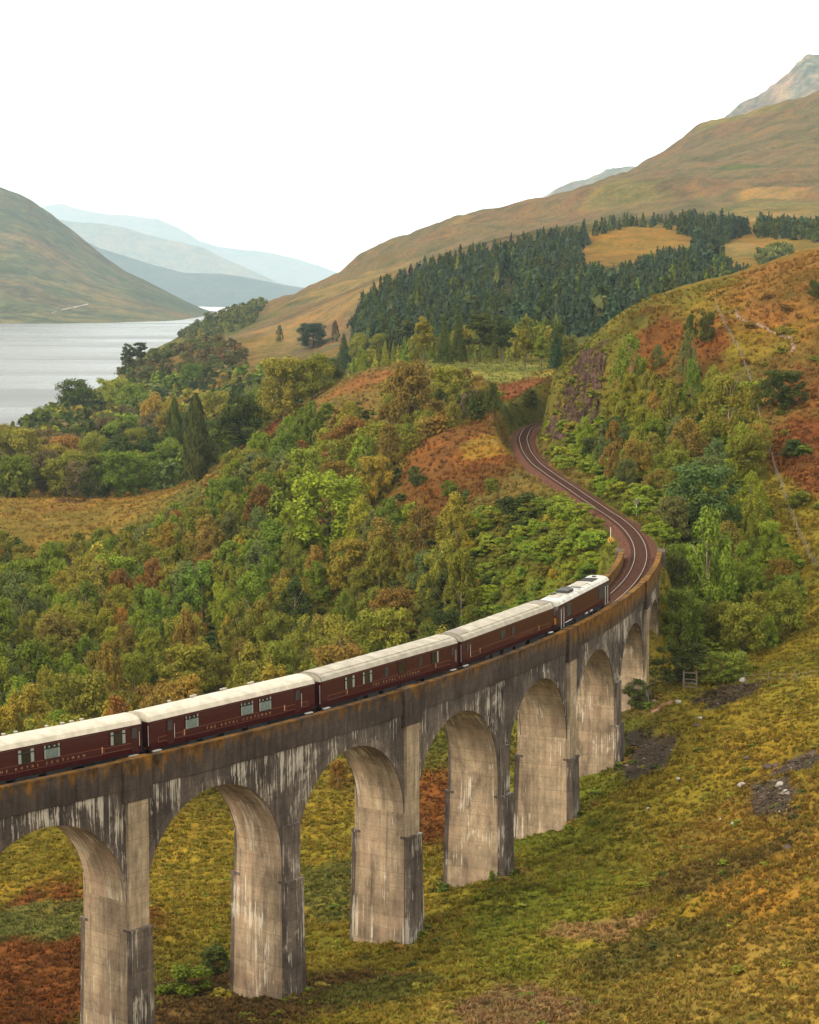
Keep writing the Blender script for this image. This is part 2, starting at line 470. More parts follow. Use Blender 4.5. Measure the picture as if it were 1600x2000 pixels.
# ------------------------------------------------------------------ terrain
def W(x, y, z): return (x, y, CAM_Z + z)
C_OLIVE, C_GREEN, C_STRAW = (0.185, 0.142, 0.020), (0.140, 0.140, 0.018), (0.215, 0.150, 0.034)
C_RUST, C_MOOR, C_BOG = (0.135, 0.052, 0.016), (0.135, 0.100, 0.056), (0.190, 0.118, 0.024)
C_SCRUB, C_HEATH, C_DARK = (0.095, 0.090, 0.018), (0.145, 0.100, 0.028), (0.050, 0.045, 0.015)
C_MEAD = (0.150, 0.155, 0.040)
C_HILL = (0.145, 0.108, 0.020)
C_RUSSET = (0.165, 0.086, 0.024)
def Q(px, py, Y, c): return (*P(px, py, Y), c)
def WW(x, y, z, c): return (x, y, CAM_Z + z, c)
CTRL = [
 # under and round the camera
 WW(0, -40, 2, C_OLIVE), WW(0, 0, -4, C_OLIVE), WW(60, 0, -2, C_OLIVE), WW(-60, 0, -34, C_OLIVE), WW(0, 60, -41, C_OLIVE), WW(40, 60, -34, C_OLIVE), WW(-60, 70, -58, C_OLIVE),
 # valley floor beneath and beyond the arches
 WW(-40, 140, -60, C_RUST), WW(-100, 160, -60, C_RUST), WW(-60, 200, -60, C_OLIVE), WW(-100, 230, -60, C_OLIVE), WW(-21.6, 176, -59, C_SCRUB),
 WW(-10.8, 189, -58, C_OLIVE), WW(-1.1, 203, -57, C_OLIVE), WW(7.4, 217, -55.6, C_OLIVE), WW(14.6, 232, -53.8, C_GREEN), WW(20.5, 248, -51, C_GREEN), WW(25.5, 264, -47, C_HEATH), WW(30, 281, -43, C_SCRUB),
 WW(-30, 236, -59.3, C_OLIVE), WW(-8, 240, -58.6, C_OLIVE), WW(5, 250, -57, C_RUST), WW(-30, 300, -59, C_SCRUB), WW(-70, 300, -60, C_SCRUB), WW(-120, 320, -60, C_SCRUB), WW(-8, 300, -56.5, C_SCRUB), WW(8, 285, -53, C_SCRUB),
 # near slope, lower right
 Q(1600, 2000, 160, C_STRAW), Q(1600, 1700, 185, C_BOG), Q(1600, 1500, 215, C_OLIVE), Q(1600, 1300, 255, C_OLIVE), Q(1600, 1150, 295, C_OLIVE), Q(1300, 1500, 235, C_OLIVE),
 Q(1300, 1800, 190, C_OLIVE), Q(1300, 2000, 168, C_STRAW), Q(1000, 2000, 172, C_STRAW), Q(1000, 1800, 197, C_GREEN), Q(1400, 1350, 258, C_OLIVE), Q(1480, 1270, 277, C_OLIVE), Q(1450, 1600, 212, C_BOG),
 WW(90, 160, -36, C_OLIVE), WW(90, 250, -27, C_OLIVE), WW(130, 350, -8, C_HEATH), WW(160, 250, -10, C_OLIVE),
 # hill to the right of the line
 Q(1600, 1100, 306, C_OLIVE), Q(1550, 950, 340, C_OLIVE), Q(1500, 800, 380, C_HEATH), Q(1450, 700, 410, C_OLIVE), Q(1400, 610, 440, C_HILL), Q(1600, 900, 348, C_RUST), Q(1600, 700, 400, C_RUSSET),
 Q(1600, 515, 450, C_RUSSET), Q(1480, 562, 450, C_RUSSET), Q(1340, 600, 450, C_HILL), Q(1240, 615, 455, C_HILL), Q(1185, 650, 458, C_SCRUB), Q(1150, 680, 460, C_SCRUB), Q(1280, 690, 435, C_RUST), Q(1390, 670, 425, C_RUST),
 Q(1350, 800, 392, C_SCRUB), Q(1250, 750, 428, C_SCRUB), Q(1190, 850, 412, C_SCRUB), Q(1215, 985, 337, C_SCRUB), Q(1300, 950, 352, C_SCRUB), Q(1420, 1000, 335, C_SCRUB), Q(1380, 1150, 300, C_SCRUB),
 WW(60, 560, -10, C_OLIVE), WW(110, 600, 0, C_HILL), WW(45, 580, -18, C_OLIVE), WW(130, 470, 14, C_HILL), WW(200, 480, 22, C_HILL),
 # bank to the left of the line
 Q(1165, 1010, 326, C_GREEN), Q(1100, 1090, 316, C_GREEN), WW(17, 312, -45, C_SCRUB), Q(1000, 945, 388, C_HEATH), Q(950, 885, 417, C_RUST), Q(850, 868, 430, C_RUST), Q(850, 960, 403, C_RUST), Q(780, 950, 420, C_SCRUB), Q(850, 1060, 370, C_SCRUB), WW(8, 335, -47, C_SCRUB),
 WW(-9, 400, -44, C_SCRUB), WW(-20, 430, -47, C_SCRUB), WW(-32, 440, -51, C_SCRUB), WW(-60, 400, -58, C_SCRUB), WW(-100, 430, -60, C_SCRUB), WW(-30, 370, -55, C_SCRUB), WW(-5, 360, -51, C_SCRUB),
 # clearing
 Q(200, 985, 640, C_BOG), Q(20, 985, 640, C_BOG), Q(-200, 985, 640, C_BOG), Q(380, 940, 650, C_BOG), Q(100, 1030, 590, C_BOG), WW(-60, 520, -58, C_SCRUB), WW(-130, 530, -60, C_SCRUB),
 # knoll
 Q(450, 990, 520, C_SCRUB), Q(450, 920, 585, C_SCRUB), Q(680, 745, 590, C_HEATH), Q(830, 712, 610, C_MEAD), Q(1000, 722, 610, C_MEAD), Q(590, 805, 590, C_HEATH), Q(480, 865, 600, C_HEATH), Q(1000, 780, 545, C_RUST), Q(910, 770, 545, C_MEAD), Q(700, 790, 560, C_HEATH), Q(940, 815, 500, C_SCRUB), Q(760, 890, 470, C_SCRUB), Q(640, 900, 500, C_SCRUB), Q(1060, 745, 560, C_RUST),
 WW(0, 700, -23, C_SCRUB), WW(45, 700, -20, C_SCRUB), WW(-40, 700, -44, C_SCRUB), WW(20, 780, -24, C_SCRUB), WW(50, 780, -20, C_SCRUB),
 # lochside
 WW(-150, 800, -62, C_SCRUB), WW(-100, 800, -60, C_SCRUB), WW(-60, 800, -50, C_SCRUB), WW(-150, 1000, -63, C_SCRUB), WW(-100, 1000, -58, C_SCRUB), WW(-60, 1000, -48, C_SCRUB), WW(-10, 950, -28, C_SCRUB),
 WW(-170, 1150, -64.0, C_SCRUB), WW(-215, 1120, -66.5, C_SCRUB), WW(-265, 1090, -66.5, C_SCRUB), WW(-240, 1220, -70, C_SCRUB), WW(-200, 1230, -68, C_SCRUB), WW(-330, 1150, -69, C_SCRUB), WW(-120, 1180, -58, C_SCRUB), WW(-70, 1200, -42, C_HEATH),
 WW(-120, 1350, -36, C_HEATH), WW(-150, 1330, -41, C_HEATH), WW(-170, 1315, -52, C_SCRUB), WW(-186, 1300, -66, C_SCRUB), WW(-92, 1380, -32, C_HEATH), WW(-210, 1400, -74, C_SCRUB),
 WW(-170, 1600, -60, C_SCRUB), WW(-215, 1950, -52, C_SCRUB), WW(-240, 1950, -70, C_SCRUB), WW(-280, 1950, -78, C_SCRUB), Q(440, 628, 1950, C_SCRUB), Q(380, 645, 1950, C_SCRUB), Q(530, 600, 2000, C_MOOR), WW(-300, 2300, -82, C_SCRUB), WW(-420, 1500, -80, C_SCRUB), WW(-700, 2500, -85, C_SCRUB), WW(-420, 1250, -76, C_SCRUB), WW(-200, 2500, -60, C_SCRUB),
 # foot of the mountain
 Q(500, 655, 1500, C_MOOR), Q(600, 645, 1400, C_MOOR), Q(450, 665, 1500, C_MOOR), Q(700, 645, 1300, C_MOOR), Q(800, 615, 1200, C_SCRUB), Q(900, 630, 1050, C_SCRUB), Q(1000, 570, 1150, C_DARK), Q(1100, 530, 1250, C_DARK), Q(1200, 570, 1100, C_DARK), Q(1400, 570, 1100, C_DARK),
 Q(1250, 455, 1450, C_BOG), Q(1150, 505, 1350, C_BOG), Q(1350, 490, 1380, C_BOG), Q(1200, 432, 1560, C_DARK), Q(1350, 437, 1560, C_DARK), Q(1500, 447, 1500, C_BOG), Q(1500, 510, 1250, C_BOG), Q(1600, 455, 1480, C_BOG), Q(1600, 515, 1250, C_BOG), Q(950, 480, 1500, C_DARK), Q(720, 575, 1350, C_MOOR),
 Q(1800, 470, 1250, C_BOG), Q(2000, 420, 1500, C_MOOR), WW(80, 850, -16, C_SCRUB), WW(160, 850, -2, C_SCRUB), WW(230, 700, 20, C_BOG),
 Q(800, 525, 1800, C_MOOR), Q(1000, 455, 1900, C_MOOR), Q(1200, 392, 2000, C_MOOR), Q(1400, 325, 2200, C_MOOR), Q(1600, 300, 2200, C_MOOR), Q(1900, 250, 2200, C_MOOR), Q(640, 580, 1800, C_MOOR), Q(1400, 390, 1800, C_MOOR), Q(1600, 380, 1800, C_MOOR),
]
RIDGE = [(520, 588, 2100), (590, 574, 2150), (640, 527, 2200), (720, 489, 2300), (785, 464, 2350), (850, 441, 2400), (925, 419, 2450), (1000, 401, 2500), (1060, 385, 2550), (1120, 372, 2600), (1175, 353, 2650), (1230, 332, 2700), (1300, 291, 2750), (1340, 262, 2780), (1385, 238, 2800), (1440, 240, 2800), (1500, 222, 2850), (1600, 180, 2900), (1900, 100, 3000), (2300, 60, 3000)]
for (px, py, Y) in RIDGE:
    q = P(px, py + 11 + float(np.interp(px, [700, 785, 850, 925, 1000, 1060, 1175, 1230, 1385, 1600], [5, 17, 36, 42, 34, 22, 16, 9, 14, 10])), Y)
    CTRL.append((*q, C_MOOR))
    CTRL.append((q[0] * 1.25, Y * 1.25, q[2] - 170, C_MOOR))
CT_ = np.array([c[:3] for c in CTRL], float)
CC_ = np.array([c[3] for c in CTRL], float)
WU = 2.2
def warp(x, y):
    return WU * x / (y + 150.0), np.log(np.maximum(y, -60) + 150.0)
cu, cw = warp(CT_[:, 0], CT_[:, 1])
def _tps(r2): return 0.5 * r2 * np.log(r2 + 1e-12)
n_c = len(CT_)
# heights as slope seen from the camera keep near and far in balance
hz = (CT_[:, 2] - CAM_Z) / (CT_[:, 1] + 150.0)
A = np.zeros((n_c + 3, n_c + 3))
A[:n_c, :n_c] = _tps((cu[:, None] - cu) ** 2 + (cw[:, None] - cw) ** 2) + np.eye(n_c) * 2e-4
A[:n_c, n_c:] = np.stack([np.ones(n_c), cu, cw], 1); A[n_c:, :n_c] = A[:n_c, n_c:].T
CO = np.linalg.solve(A, np.concatenate([hz, np.zeros(3)]))
def tps_eval(x, y):
    x = np.asarray(x, float).ravel(); y = np.asarray(y, float).ravel()
    out = np.empty(len(x))
    for i in range(0, len(x), 20000):
        u, w = warp(x[i:i + 20000], y[i:i + 20000])
        K = _tps((u[:, None] - cu) ** 2 + (w[:, None] - cw) ** 2)
        out[i:i + 20000] = K @ CO[:n_c] + CO[n_c] + CO[n_c + 1] * u + CO[n_c + 2] * w
    return out * (y + 150.0) + CAM_Z

NU, NW = 450, 860
# columns denser inside the frame, rows denser where the ground is seen steeply
ug = np.linspace(-1, 1, NU); ug = 0.36 * (0.55 * ug + 0.45 * ug ** 3)
w0, w1, w2 = math.log(100.0), math.log(290.0), math.log(3700.0)
wg = np.concatenate([np.linspace(w0, w1, 60, endpoint=False), np.linspace(w1, math.log(640.), 450, endpoint=False), np.linspace(math.log(640.), math.log(2000.), 240, endpoint=False), np.linspace(math.log(2000.), w2, NW - 750)])
GU, GW = np.meshgrid(ug, wg)
GY = np.exp(GW) - 150.0
GX = GU * (GY + 150.0)
# the spline field is smooth: solve it on a coarser net, then interpolate
cu_g = np.linspace(ug[0], ug[-1], 150); cw_g = np.linspace(w0, w2, 260)
CGU, CGW = np.meshgrid(cu_g, cw_g)
CGY = np.exp(CGW) - 150
CZ = tps_eval(CGU * (CGY + 150), CGY).reshape(CGU.shape)
def bilin(T, u, w):
    fu = np.clip((u - cu_g[0]) / (cu_g[1] - cu_g[0]), 0, len(cu_g) - 1.001)
    fw = np.clip((w - cw_g[0]) / (cw_g[1] - cw_g[0]), 0, len(cw_g) - 1.001)
    i, j = fu.astype(int), fw.astype(int); a, b = fu - i, fw - j
    if T.ndim == 3: a, b = a[..., None], b[..., None]
    return (T[j, i] * (1 - a) + T[j, i + 1] * a) * (1 - b) + (T[j + 1, i] * (1 - a) + T[j + 1, i + 1] * a) * b
def track_near(x, y):
    """distance to the line beyond the abutment, and the rail level there"""
    sh = x.shape; x, y = x.ravel(), y.ravel()
    d = np.full(len(x), 1e9); zz = np.zeros(len(x)); ss = np.zeros(len(x))
    sel = np.where((y > 255) & (y < 620) & (x > -25) & (x < 120))[0]
    sm = np.arange(S_ABUT + 3.0, S_MAX, 1.5)
    T = track(sm)
    for k in range(0, len(sel), 20000):
        q = sel[k:k + 20000]
        D = (x[q][:, None] - T[:, 0]) ** 2 + (y[q][:, None] - T[:, 1]) ** 2
        j = D.argmin(1)
        d[q] = np.sqrt(D[np.arange(len(q)), j]); zz[q] = T[j, 2]; ss[q] = sm[j]
    return d.reshape(sh), zz.reshape(sh), ss.reshape(sh)
def ground(x, y):
    x = np.atleast_1d(np.asarray(x, float)); y = np.atleast_1d(np.asarray(y, float))
    u, w = x / (y + 150.0), np.log(np.maximum(y, -49) + 150.0)
    z = bilin(CZ, u, w)
    # tussocks, hummocks and gullies
    far = np.clip((y - 1200) / 800, 0, 1)
    z = z + fbm(x / 14, y / 14, 4, 3) * 0.75 * (1 - far) + fbm(x / 3.0, y / 3.0, 3, 9) * 0.55 * (1 - far)
    rx = x * 0.8 + y * 0.6; ry = -x * 0.6 + y * 0.8
    z = z + far * (fbm(rx / 240, ry / 420, 5, 21) * 20 + (np.abs(fbm(rx / 95, ry / 330, 4, 33)) - 0.2) * 24 + (0.25 - np.abs(fbm(x / 60, y / 85, 4, 35))) * 7)
    d, tz, s = track_near(x, y)
    k = np.clip((d - 2.5) / 3.6, 0, 1); k = k * k * (3 - 2 * k)
    z = np.where(d < 8, (tz - 0.55) * (1 - k) + z * k, z)
    return z
def ground_px(px, py, y0=150.0, y1=3300.0):
    """first ground point on the ray of a photo pixel"""
    r = ray(px, py)
    ys = np.exp(np.linspace(math.log(y0 + 150), math.log(y1 + 150), 1500)) - 150
    X = r[0] / r[1] * ys; Z = CAM_Z + r[2] / r[1] * ys
    g = ground(X, ys)
    h = np.where(g >= Z)[0]
    if len(h) == 0: return None
    i = h[0]
    return np.array([X[i], ys[i], g[i]])

GZ = ground(GX.ravel(), GY.ravel()).reshape(GX.shape)
# ground colour: each control point brings the plants that grow there
def ground_color(x, y, j=True):
    x = np.asarray(x, float).ravel(); y = np.asarray(y, float).ravel()
    out = np.empty((len(x), 3))
    if j:
        sc = (np.abs(y) + 150) * 0.022
        x2 = x + sc * fbm(x / 9, y / 16, 4, 51) * 1.0; y2 = y + sc * 2.2 * fbm(x / 9, y / 16, 4, 77)
    else: x2, y2 = x, y
    for i in range(0, len(x), 20000):
        u, w = warp(x2[i:i + 20000], y2[i:i + 20000])
        d2 = (u[:, None] - cu) ** 2 * 1.0 + (w[:, None] - cw) ** 2
        wt = 1.0 / (d2 + 2e-4) ** 2.2
        out[i:i + 20000] = (wt @ CC_) / wt.sum(1)[:, None]
    return out
CGC = ground_color((CGU * (CGY + 150)).ravel(), CGY.ravel(), False).reshape(*CGU.shape, 3)
sc = (np.abs(GY) + 150) * 0.022
jx = GX + sc * fbm(GX / 9, GY / 16, 4, 51); jy = np.maximum(GY + sc * 2.2 * fbm(GX / 9, GY / 16, 4, 77), -45)
GC = bilin(CGC, jx / (jy + 150.0), np.log(jy + 150.0))
def add_patch(px, py, Y, rx, ry, col, seed, strength=1.0, edge=0.5):
    c = P(px, py, Y)
    r = np.where(np.abs(wg - math.log(c[1] + 150)) < 2.2 * ry / (c[1] + 150) + .004)[0]
    if len(r) == 0: return
    a, b = r[0], r[-1] + 1
    X, Yy = GX[a:b], GY[a:b]
    k = np.sqrt(((X - c[0]) / rx) ** 2 + ((Yy - c[1]) / ry) ** 2) + edge * fbm(X / (rx * 0.5), Yy / (ry * 0.4), 4, seed)
    m = np.clip((1.1 - k) / 0.25, 0, 1)[..., None] * strength
    GC[a:b] = GC[a:b] * (1 - m) + np.array(col) * m
# bare peat and scree, dark heather, dead bracken: (pixel, distance, half-widths in metres, colour)
PATCHES = [
 (1255, 1445, 243, 2.6, 9, (0.062, 0.045, 0.035)), (1285, 1452, 243, 2.2, 4, (0.062, 0.045, 0.035)), (1510, 1540, 212, 1.9, 7, (0.070, 0.052, 0.042)), (1555, 1485, 220, 2.4, 3.2, (0.070, 0.052, 0.042)), (1430, 1370, 255, 4, 5, (0.07, 0.05, 0.03)),
 (1290, 1860, 184, 6, 6, (0.115, 0.092, 0.022)), (1180, 1800, 192, 5, 3, (0.23, 0.145, 0.06)), (1010, 1960, 174, 5, 5, (0.21, 0.13, 0.06)), (80, 1850, 200, 9, 30, C_RUST), (100, 1790, 215, 8, 8, (0.105, 0.105, 0.028)), (500, 1930, 186, 12, 9, (0.10, 0.06, 0.022)),
 (650, 1770, 222, 5, 12, (0.11, 0.105, 0.026)), (860, 1560, 252, 3, 14, C_RUST), (1450, 1760, 196, 6, 3, (0.10, 0.07, 0.02)), (1350, 1700, 200, 5, 3, (0.11, 0.075, 0.02)), (740, 1940, 184, 6, 4, (0.09, 0.085, 0.02)),
 (1285, 672, 440, 4.5, 9, C_RUST), (1380, 680, 425, 4, 10, C_RUST), (1590, 900, 352, 6, 22, C_RUST), (1540, 640, 430, 9, 10, (0.17, 0.085, 0.025)), (1560, 780, 388, 5, 12, (0.16, 0.07, 0.022)), (880, 905, 425, 8, 17, (0.135, 0.060, 0.019)), (960, 890, 420, 5, 8, C_BOG),
 (545, 812, 592, 4, 20, (0.135, 0.050, 0.018)), (450, 872, 592, 4, 14, (0.135, 0.050, 0.018)), (1035, 760, 560, 6, 22, (0.15, 0.06, 0.022)), (720, 760, 585, 12, 12, (0.165, 0.085, 0.028)), (930, 740, 590, 16, 20, C_MEAD), (140, 965, 655, 4.5, 6, (0.07, 0.035, 0.018)), (110, 1005, 630, 8, 6, (0.18, 0.09, 0.02)),
 (1455, 350, 2150, 26, 60, (0.09, 0.10, 0.04)), (1320, 385, 2020, 22, 60, (0.13, 0.12, 0.05)), (1500, 365, 2100, 14, 20, (0.10, 0.075, 0.05)),
]
for i, (px, py, Y, rx, ry, c) in enumerate(PATCHES):
    add_patch(px, py, Y, rx, ry, c, 100 + i)
rp = np.random.default_rng(12)
for i in range(70):     # heather, grass and stony patches over the mountain
    px, py = rp.uniform(560, 1640), rp.uniform(180, 640)
    q = ground_px(px, py, 1200)
    if q is None or q[1] < 1350: continue
    tone = [(0.135, 0.085, 0.050), (0.165, 0.135, 0.050), (0.230, 0.150, 0.060), (0.120, 0.100, 0.040), (0.26, 0.20, 0.13)][int(rp.choice(5, p=[.3, .25, .25, .14, .06]))]
    sz = rp.uniform(8, 40) if tone[0] < .25 else rp.uniform(3, 7)
    add_patch(px, py, q[1], sz * 1.3, sz * rp.uniform(1.5, 3.5), tone, 300 + i, rp.uniform(.5, .9), .8)
# trackside strip and the bare trodden path under the last arches
d_, tz_, _ = track_near(GX, GY)
k = np.clip((3.0 + 0.8 * fbm(GX / 3, GY / 3, 3, 5) - d_) / 0.8, 0, 1)[..., None] * (GZ > tz_ - 1.5)[..., None]
GC[:] = GC * (1 - k) + np.array((0.092, 0.046, 0.030)) * k
GC *= 0.88
idx = np.arange(NU * NW).reshape(NW, NU)
FQ = np.stack([idx[:-1, :-1], idx[:-1, 1:], idx[1:, 1:], idx[1:, :-1]], -1).reshape(-1, 4)
me = mesh_np('terrain', np.stack([GX, GY, GZ], -1).reshape(-1, 3), FQ, smooth=True)
set_color(me, 'ground', GC.reshape(-1, 3))
terrain = tag(link('terrain', me, M_TERRAIN), kind='structure')

# loch
def mat_water():
    m, nt, N, L, B = new_mat('loch_water')
    B.inputs['Base Color'].default_value = (0.012, 0.016, 0.018, 1)
    B.inputs['Roughness'].default_value = 0.12
    B.inputs['IOR'].default_value = 1.333
    co = obj_co(nt)
    wind = noise(nt, scaled(nt, co, (0.0012, 0.0042, 1)), 1.0, 4, 0.55, 0.6)
    rip = noise(nt, scaled(nt, co, (0.10, 0.22, 1)), 1.0, 3, 0.6)
    h = mth(nt, 'MULTIPLY', rip, ramp(nt, wind, [(0.32, (0.35, 0.35, 0.35)), (0.68, (1, 1, 1))]))
    L.new(ramp(nt, wind, [(0.34, (0.16,) * 3), (0.66, (0.34,) * 3)]), B.inputs['Roughness'])
    bump(nt, h, B, 0.5, 1.2)
    return m
WATER_Z = CAM_Z - 66.0
gx = np.array([-3200, 400.0]); 
me = mesh_np('loch_water', [(-3500, 900, WATER_Z), (500, 900, WATER_Z), (500, 9000, WATER_Z), (-3500, 9000, WATER_Z)], np.array([[0, 1, 2, 3]]))
tag(link('loch_water', me, mat_water()), kind='structure')

# far hills: each a ridge with its own distance, front slope, back slope
HILL_PTS = {}
def hill(name, ridge, depth, zfoot, col, seed, rough=1.0, nj=110, ni=300, col2=None):
    R = np.array(ridge, float)
    t = np.linspace(0, 1, ni)
    k = np.linspace(0, 1, len(R))
    px = np.interp(t, k, R[:, 0]); py = np.interp(t, k, R[:, 1]); Y = np.interp(t, k, R[:, 2])
    pts = np.array([P(a, b, c) for a, b, c in zip(px, py, Y)])
    j = np.concatenate([np.linspace(0, 1, nj), np.linspace(1.06, 1.6, 10)])
    X = np.zeros((len(j), ni)); YY = X.copy(); Z = X.copy()
    for r, jj in enumerate(j):
        if jj <= 1:
            YY[r] = pts[:, 1] - depth * (1 - jj)
            Z[r] = zfoot + (pts[:, 2] - zfoot) * (0.42 * jj + 0.58 * jj ** 1.7)
        else:
            YY[r] = pts[:, 1] + depth * (jj - 1); Z[r] = pts[:, 2] - (pts[:, 2] - zfoot) * ((jj - 1) / 0.6) ** 1.2
        X[r] = pts[:, 0] * (YY[r] / pts[:, 1]) ** 0.6
    hgt = np.maximum(pts[:, 2] - zfoot, 1)[None, :]
    prof = np.clip(1 - np.abs(j - 0.5) / 0.62, 0, 1)[:, None]
    sx = depth * 0.22
    nz = fbm(X / sx + YY / sx * 0.35, YY / (sx * 1.9), 5, seed)
    Z = Z + nz * hgt * 0.13 * rough * (0.2 + prof) + (fbm(X / (sx * 0.16), YY / (sx * 0.3), 4, seed + 5)) * hgt * 0.02 * rough + (np.abs(fbm((X + YY * .4) / (sx * 0.3), YY / (sx * 0.9), 4, seed + 6)) - .2) * hgt * 0.10 * rough * prof + 0.0 * hgt
    idx = np.arange(X.size).reshape(X.shape)
    FQ = np.stack([idx[:-1, :-1], idx[:-1, 1:], idx[1:, 1:], idx[1:, :-1]], -1).reshape(-1, 4)
    me = mesh_np(name, np.stack([X, YY, Z], -1).reshape(-1, 3), FQ, smooth=True)
    c = np.array(col)[None, :] * np.ones((X.size, 1))
    if col2 is not None:
        m = np.clip(fbm(X / sx / 0.8, YY / sx / 1.2, 4, seed + 9).ravel() * 1.6 + 0.45, 0, 1)[:, None]
        c = c * (1 - m) + np.array(col2) * m
    set_color(me, 'ground', c)
    HILL_PTS[name] = np.stack([X, YY, Z], -1)
    return tag(link(name, me, M_HILL), kind='structure')

hill('loch_hillside', [(-900, 120, 7400), (-500, 200, 7400), (-200, 290, 7400), (-90, 330, 7400), (0, 364, 7400), (30, 377, 7400), (60, 392, 7400), (100, 417, 7400), (130, 441, 7400), (170, 474, 7400), (210, 507, 7400), (245, 530, 7400), (280, 546, 7400), (330, 572, 7400), (370, 592, 7400), (400, 606, 7400), (430, 622, 7400), (480, 640, 7400)],
     2500, WATER_Z - 8, (0.105, 0.098, 0.046), 3, 0.8, col2=(0.066, 0.076, 0.040))
hill('forested_far_hill', [(100, 440, 15000), (190, 481, 15000), (240, 497, 15000), (300, 517, 15000), (360, 532, 15000), (400, 534, 15000), (440, 535, 15000), (500, 545, 15000), (550, 556, 15000), (600, 563, 15000), (700, 590, 15000), (800, 610, 15000)],
     1900, WATER_Z - 10, (0.035, 0.045, 0.035), 11, 0.5)
hill('distant_hill', [(0, 410, 21000), (60, 418, 21000), (130, 434, 21000), (180, 436, 21000), (240, 442, 21000), (290, 458, 21000), (340, 470, 21000), (400, 486, 21000), (450, 510, 21000), (500, 532, 21000), (545, 552, 21000), (600, 566, 21000), (700, 590, 21000)],
     1900, WATER_Z - 10, (0.13, 0.11, 0.06), 17, 0.6)
hill('pale_mountain', [(-100, 440, 30000), (40, 415, 30000), (90, 402, 30000), (120, 398, 30000), (160, 410, 30000), (200, 417, 30000), (260, 420, 30000), (310, 428, 30000), (350, 446, 30000), (390, 472, 30000), (430, 484, 30000), (470, 488, 30000), (530, 494, 30000), (580, 506, 30000), (620, 518, 30000), (680, 540, 30000), (800, 570, 30000), (900, 580, 30000)],
     4000, WATER_Z - 10, (0.13, 0.11, 0.07), 23, 0.5)
hill('scree_peak', [(1180, 420, 6500), (1300, 330, 6500), (1395, 238, 6500), (1420, 215, 6500), (1450, 198, 6500), (1475, 186, 6500), (1495, 178, 6500), (1520, 158, 6500), (1540, 143, 6500), (1560, 122, 6500), (1575, 108, 6500), (1600, 99, 6500), (1640, 92, 6500), (1700, 60, 6500), (1900, 40, 6500)],
     1300, CAM_Z + 60, (0.15, 0.13, 0.10), 31, 1.2, col2=(0.19, 0.18, 0.15))
hill('pale_summit', [(900, 440, 10000), (1000, 410, 10000), (1065, 382, 10000), (1090, 370, 10000), (1120, 357, 10000), (1150, 350, 10000), (1180, 337, 10000), (1210, 331, 10000), (1240, 330, 10000), (1290, 340, 10000), (1400, 350, 10000)],
     1500, CAM_Z + 60, (0.16, 0.14, 0.11), 37, 1.0)

# ------------------------------------------------------------------ viaduct
viaduct = tag(empty('viaduct', tuple(track(S0 + BAY, 0, -26))), 'long curved grey concrete railway viaduct with tall round arches', 'viaduct')
V_OFF = np.array(viaduct.location)
def moss_amount(s):      # thick orange moss on the parapet towards the far abutment
    return np.clip((s - (S0 + 3.3 * BAY)) / (1.2 * BAY), 0, 1) + 0.35 * (np.abs(s - (S0 + 0.2 * BAY)) < 5)
class VB(MB):
    """quads given in (s, offset, dz) along the line"""
    def quad_strip(b, rows, uvrows):
        n = len(b.v); m = len(rows[0])
        for r, u in zip(rows, uvrows):
            for q, w in zip(r, u):
                p = track(q[0], q[1], q[2]) - V_OFF
                b.v.append(tuple(p)); b.uv.append((w[0], w[1], 0.0))
        for i in range(len(rows) - 1):
            for k in range(m - 1):
                b.f.append((n + i * m + k, n + i * m + k + 1, n + (i + 1) * m + k + 1, n + (i + 1) * m + k))
        return b
    def block(b, s0, s1, o0, o1, z0, z1, o0t=None, o1t=None, s0t=None, s1t=None, ns=4):
        """box along the line, optionally battered towards the top"""
        o0t = o0 if o0t is None else o0t; o1t = o1 if o1t is None else o1t
        s0t = s0 if s0t is None else s0t; s1t = s1 if s1t is None else s1t
        lo = np.linspace(s0, s1, ns); hi = np.linspace(s0t, s1t, ns)
        for (o_a, o_b) in ((o1, o1t), (o0, o0t)):       # outer, inner
            b.quad_strip([[(s, o_a, z0) for s in lo], [(s, o_b, z1) for s in hi]], [[(s, z0) for s in lo], [(s, z1) for s in hi]])
        ol, oh = np.linspace(o0, o1, 3), np.linspace(o0t, o1t, 3)
        for (sa, sb, k) in ((s0, s0t, 0), (s1, s1t, 7)):  # ends
            b.quad_strip([[(sa, o, z0) for o in ol], [(sb, o, z1) for o in oh]], [[(o + sa * 3 + k, z0) for o in ol], [(o + sa * 3 + k, z1) for o in oh]])
        b.quad_strip([[(s, o0t, z1) for s in hi], [(s, o1t, z1) for s in hi]], [[(s, z1) for s in hi], [(s, z1 + .5) for s in hi]])
        b.quad_strip([[(s, o0, z0) for s in lo], [(s, o1, z0) for s in lo]], [[(s, z0) for s in lo], [(s, z0 + .5) for s in lo]])
        return b
    def build(b, name, mat, parent=None, moss=False):
        if b.uv: b.uv = [tuple(u) + (0.0,) * (3 - len(u)) for u in b.uv]
        o = MB.build(b, name, mat, parent, uv=True)
        if moss:
            a = o.data.attributes.new('moss', 'FLOAT', 'POINT')
            a.data.foreach_set('value', np.array([moss_amount(u[0]) for u in b.uv], np.float32))
        return o
HW = 2.46                 # half width over the spandrel walls
T_TOP = 2.0               # pier thickness at the springing
CROWN = -2.75
AR = (BAY - T_TOP) / 2
SPR = CROWN - AR
BAND = -1.35              # underside of the parapet band
I0, I1 = -3, 7            # arches from off the left edge to the far abutment

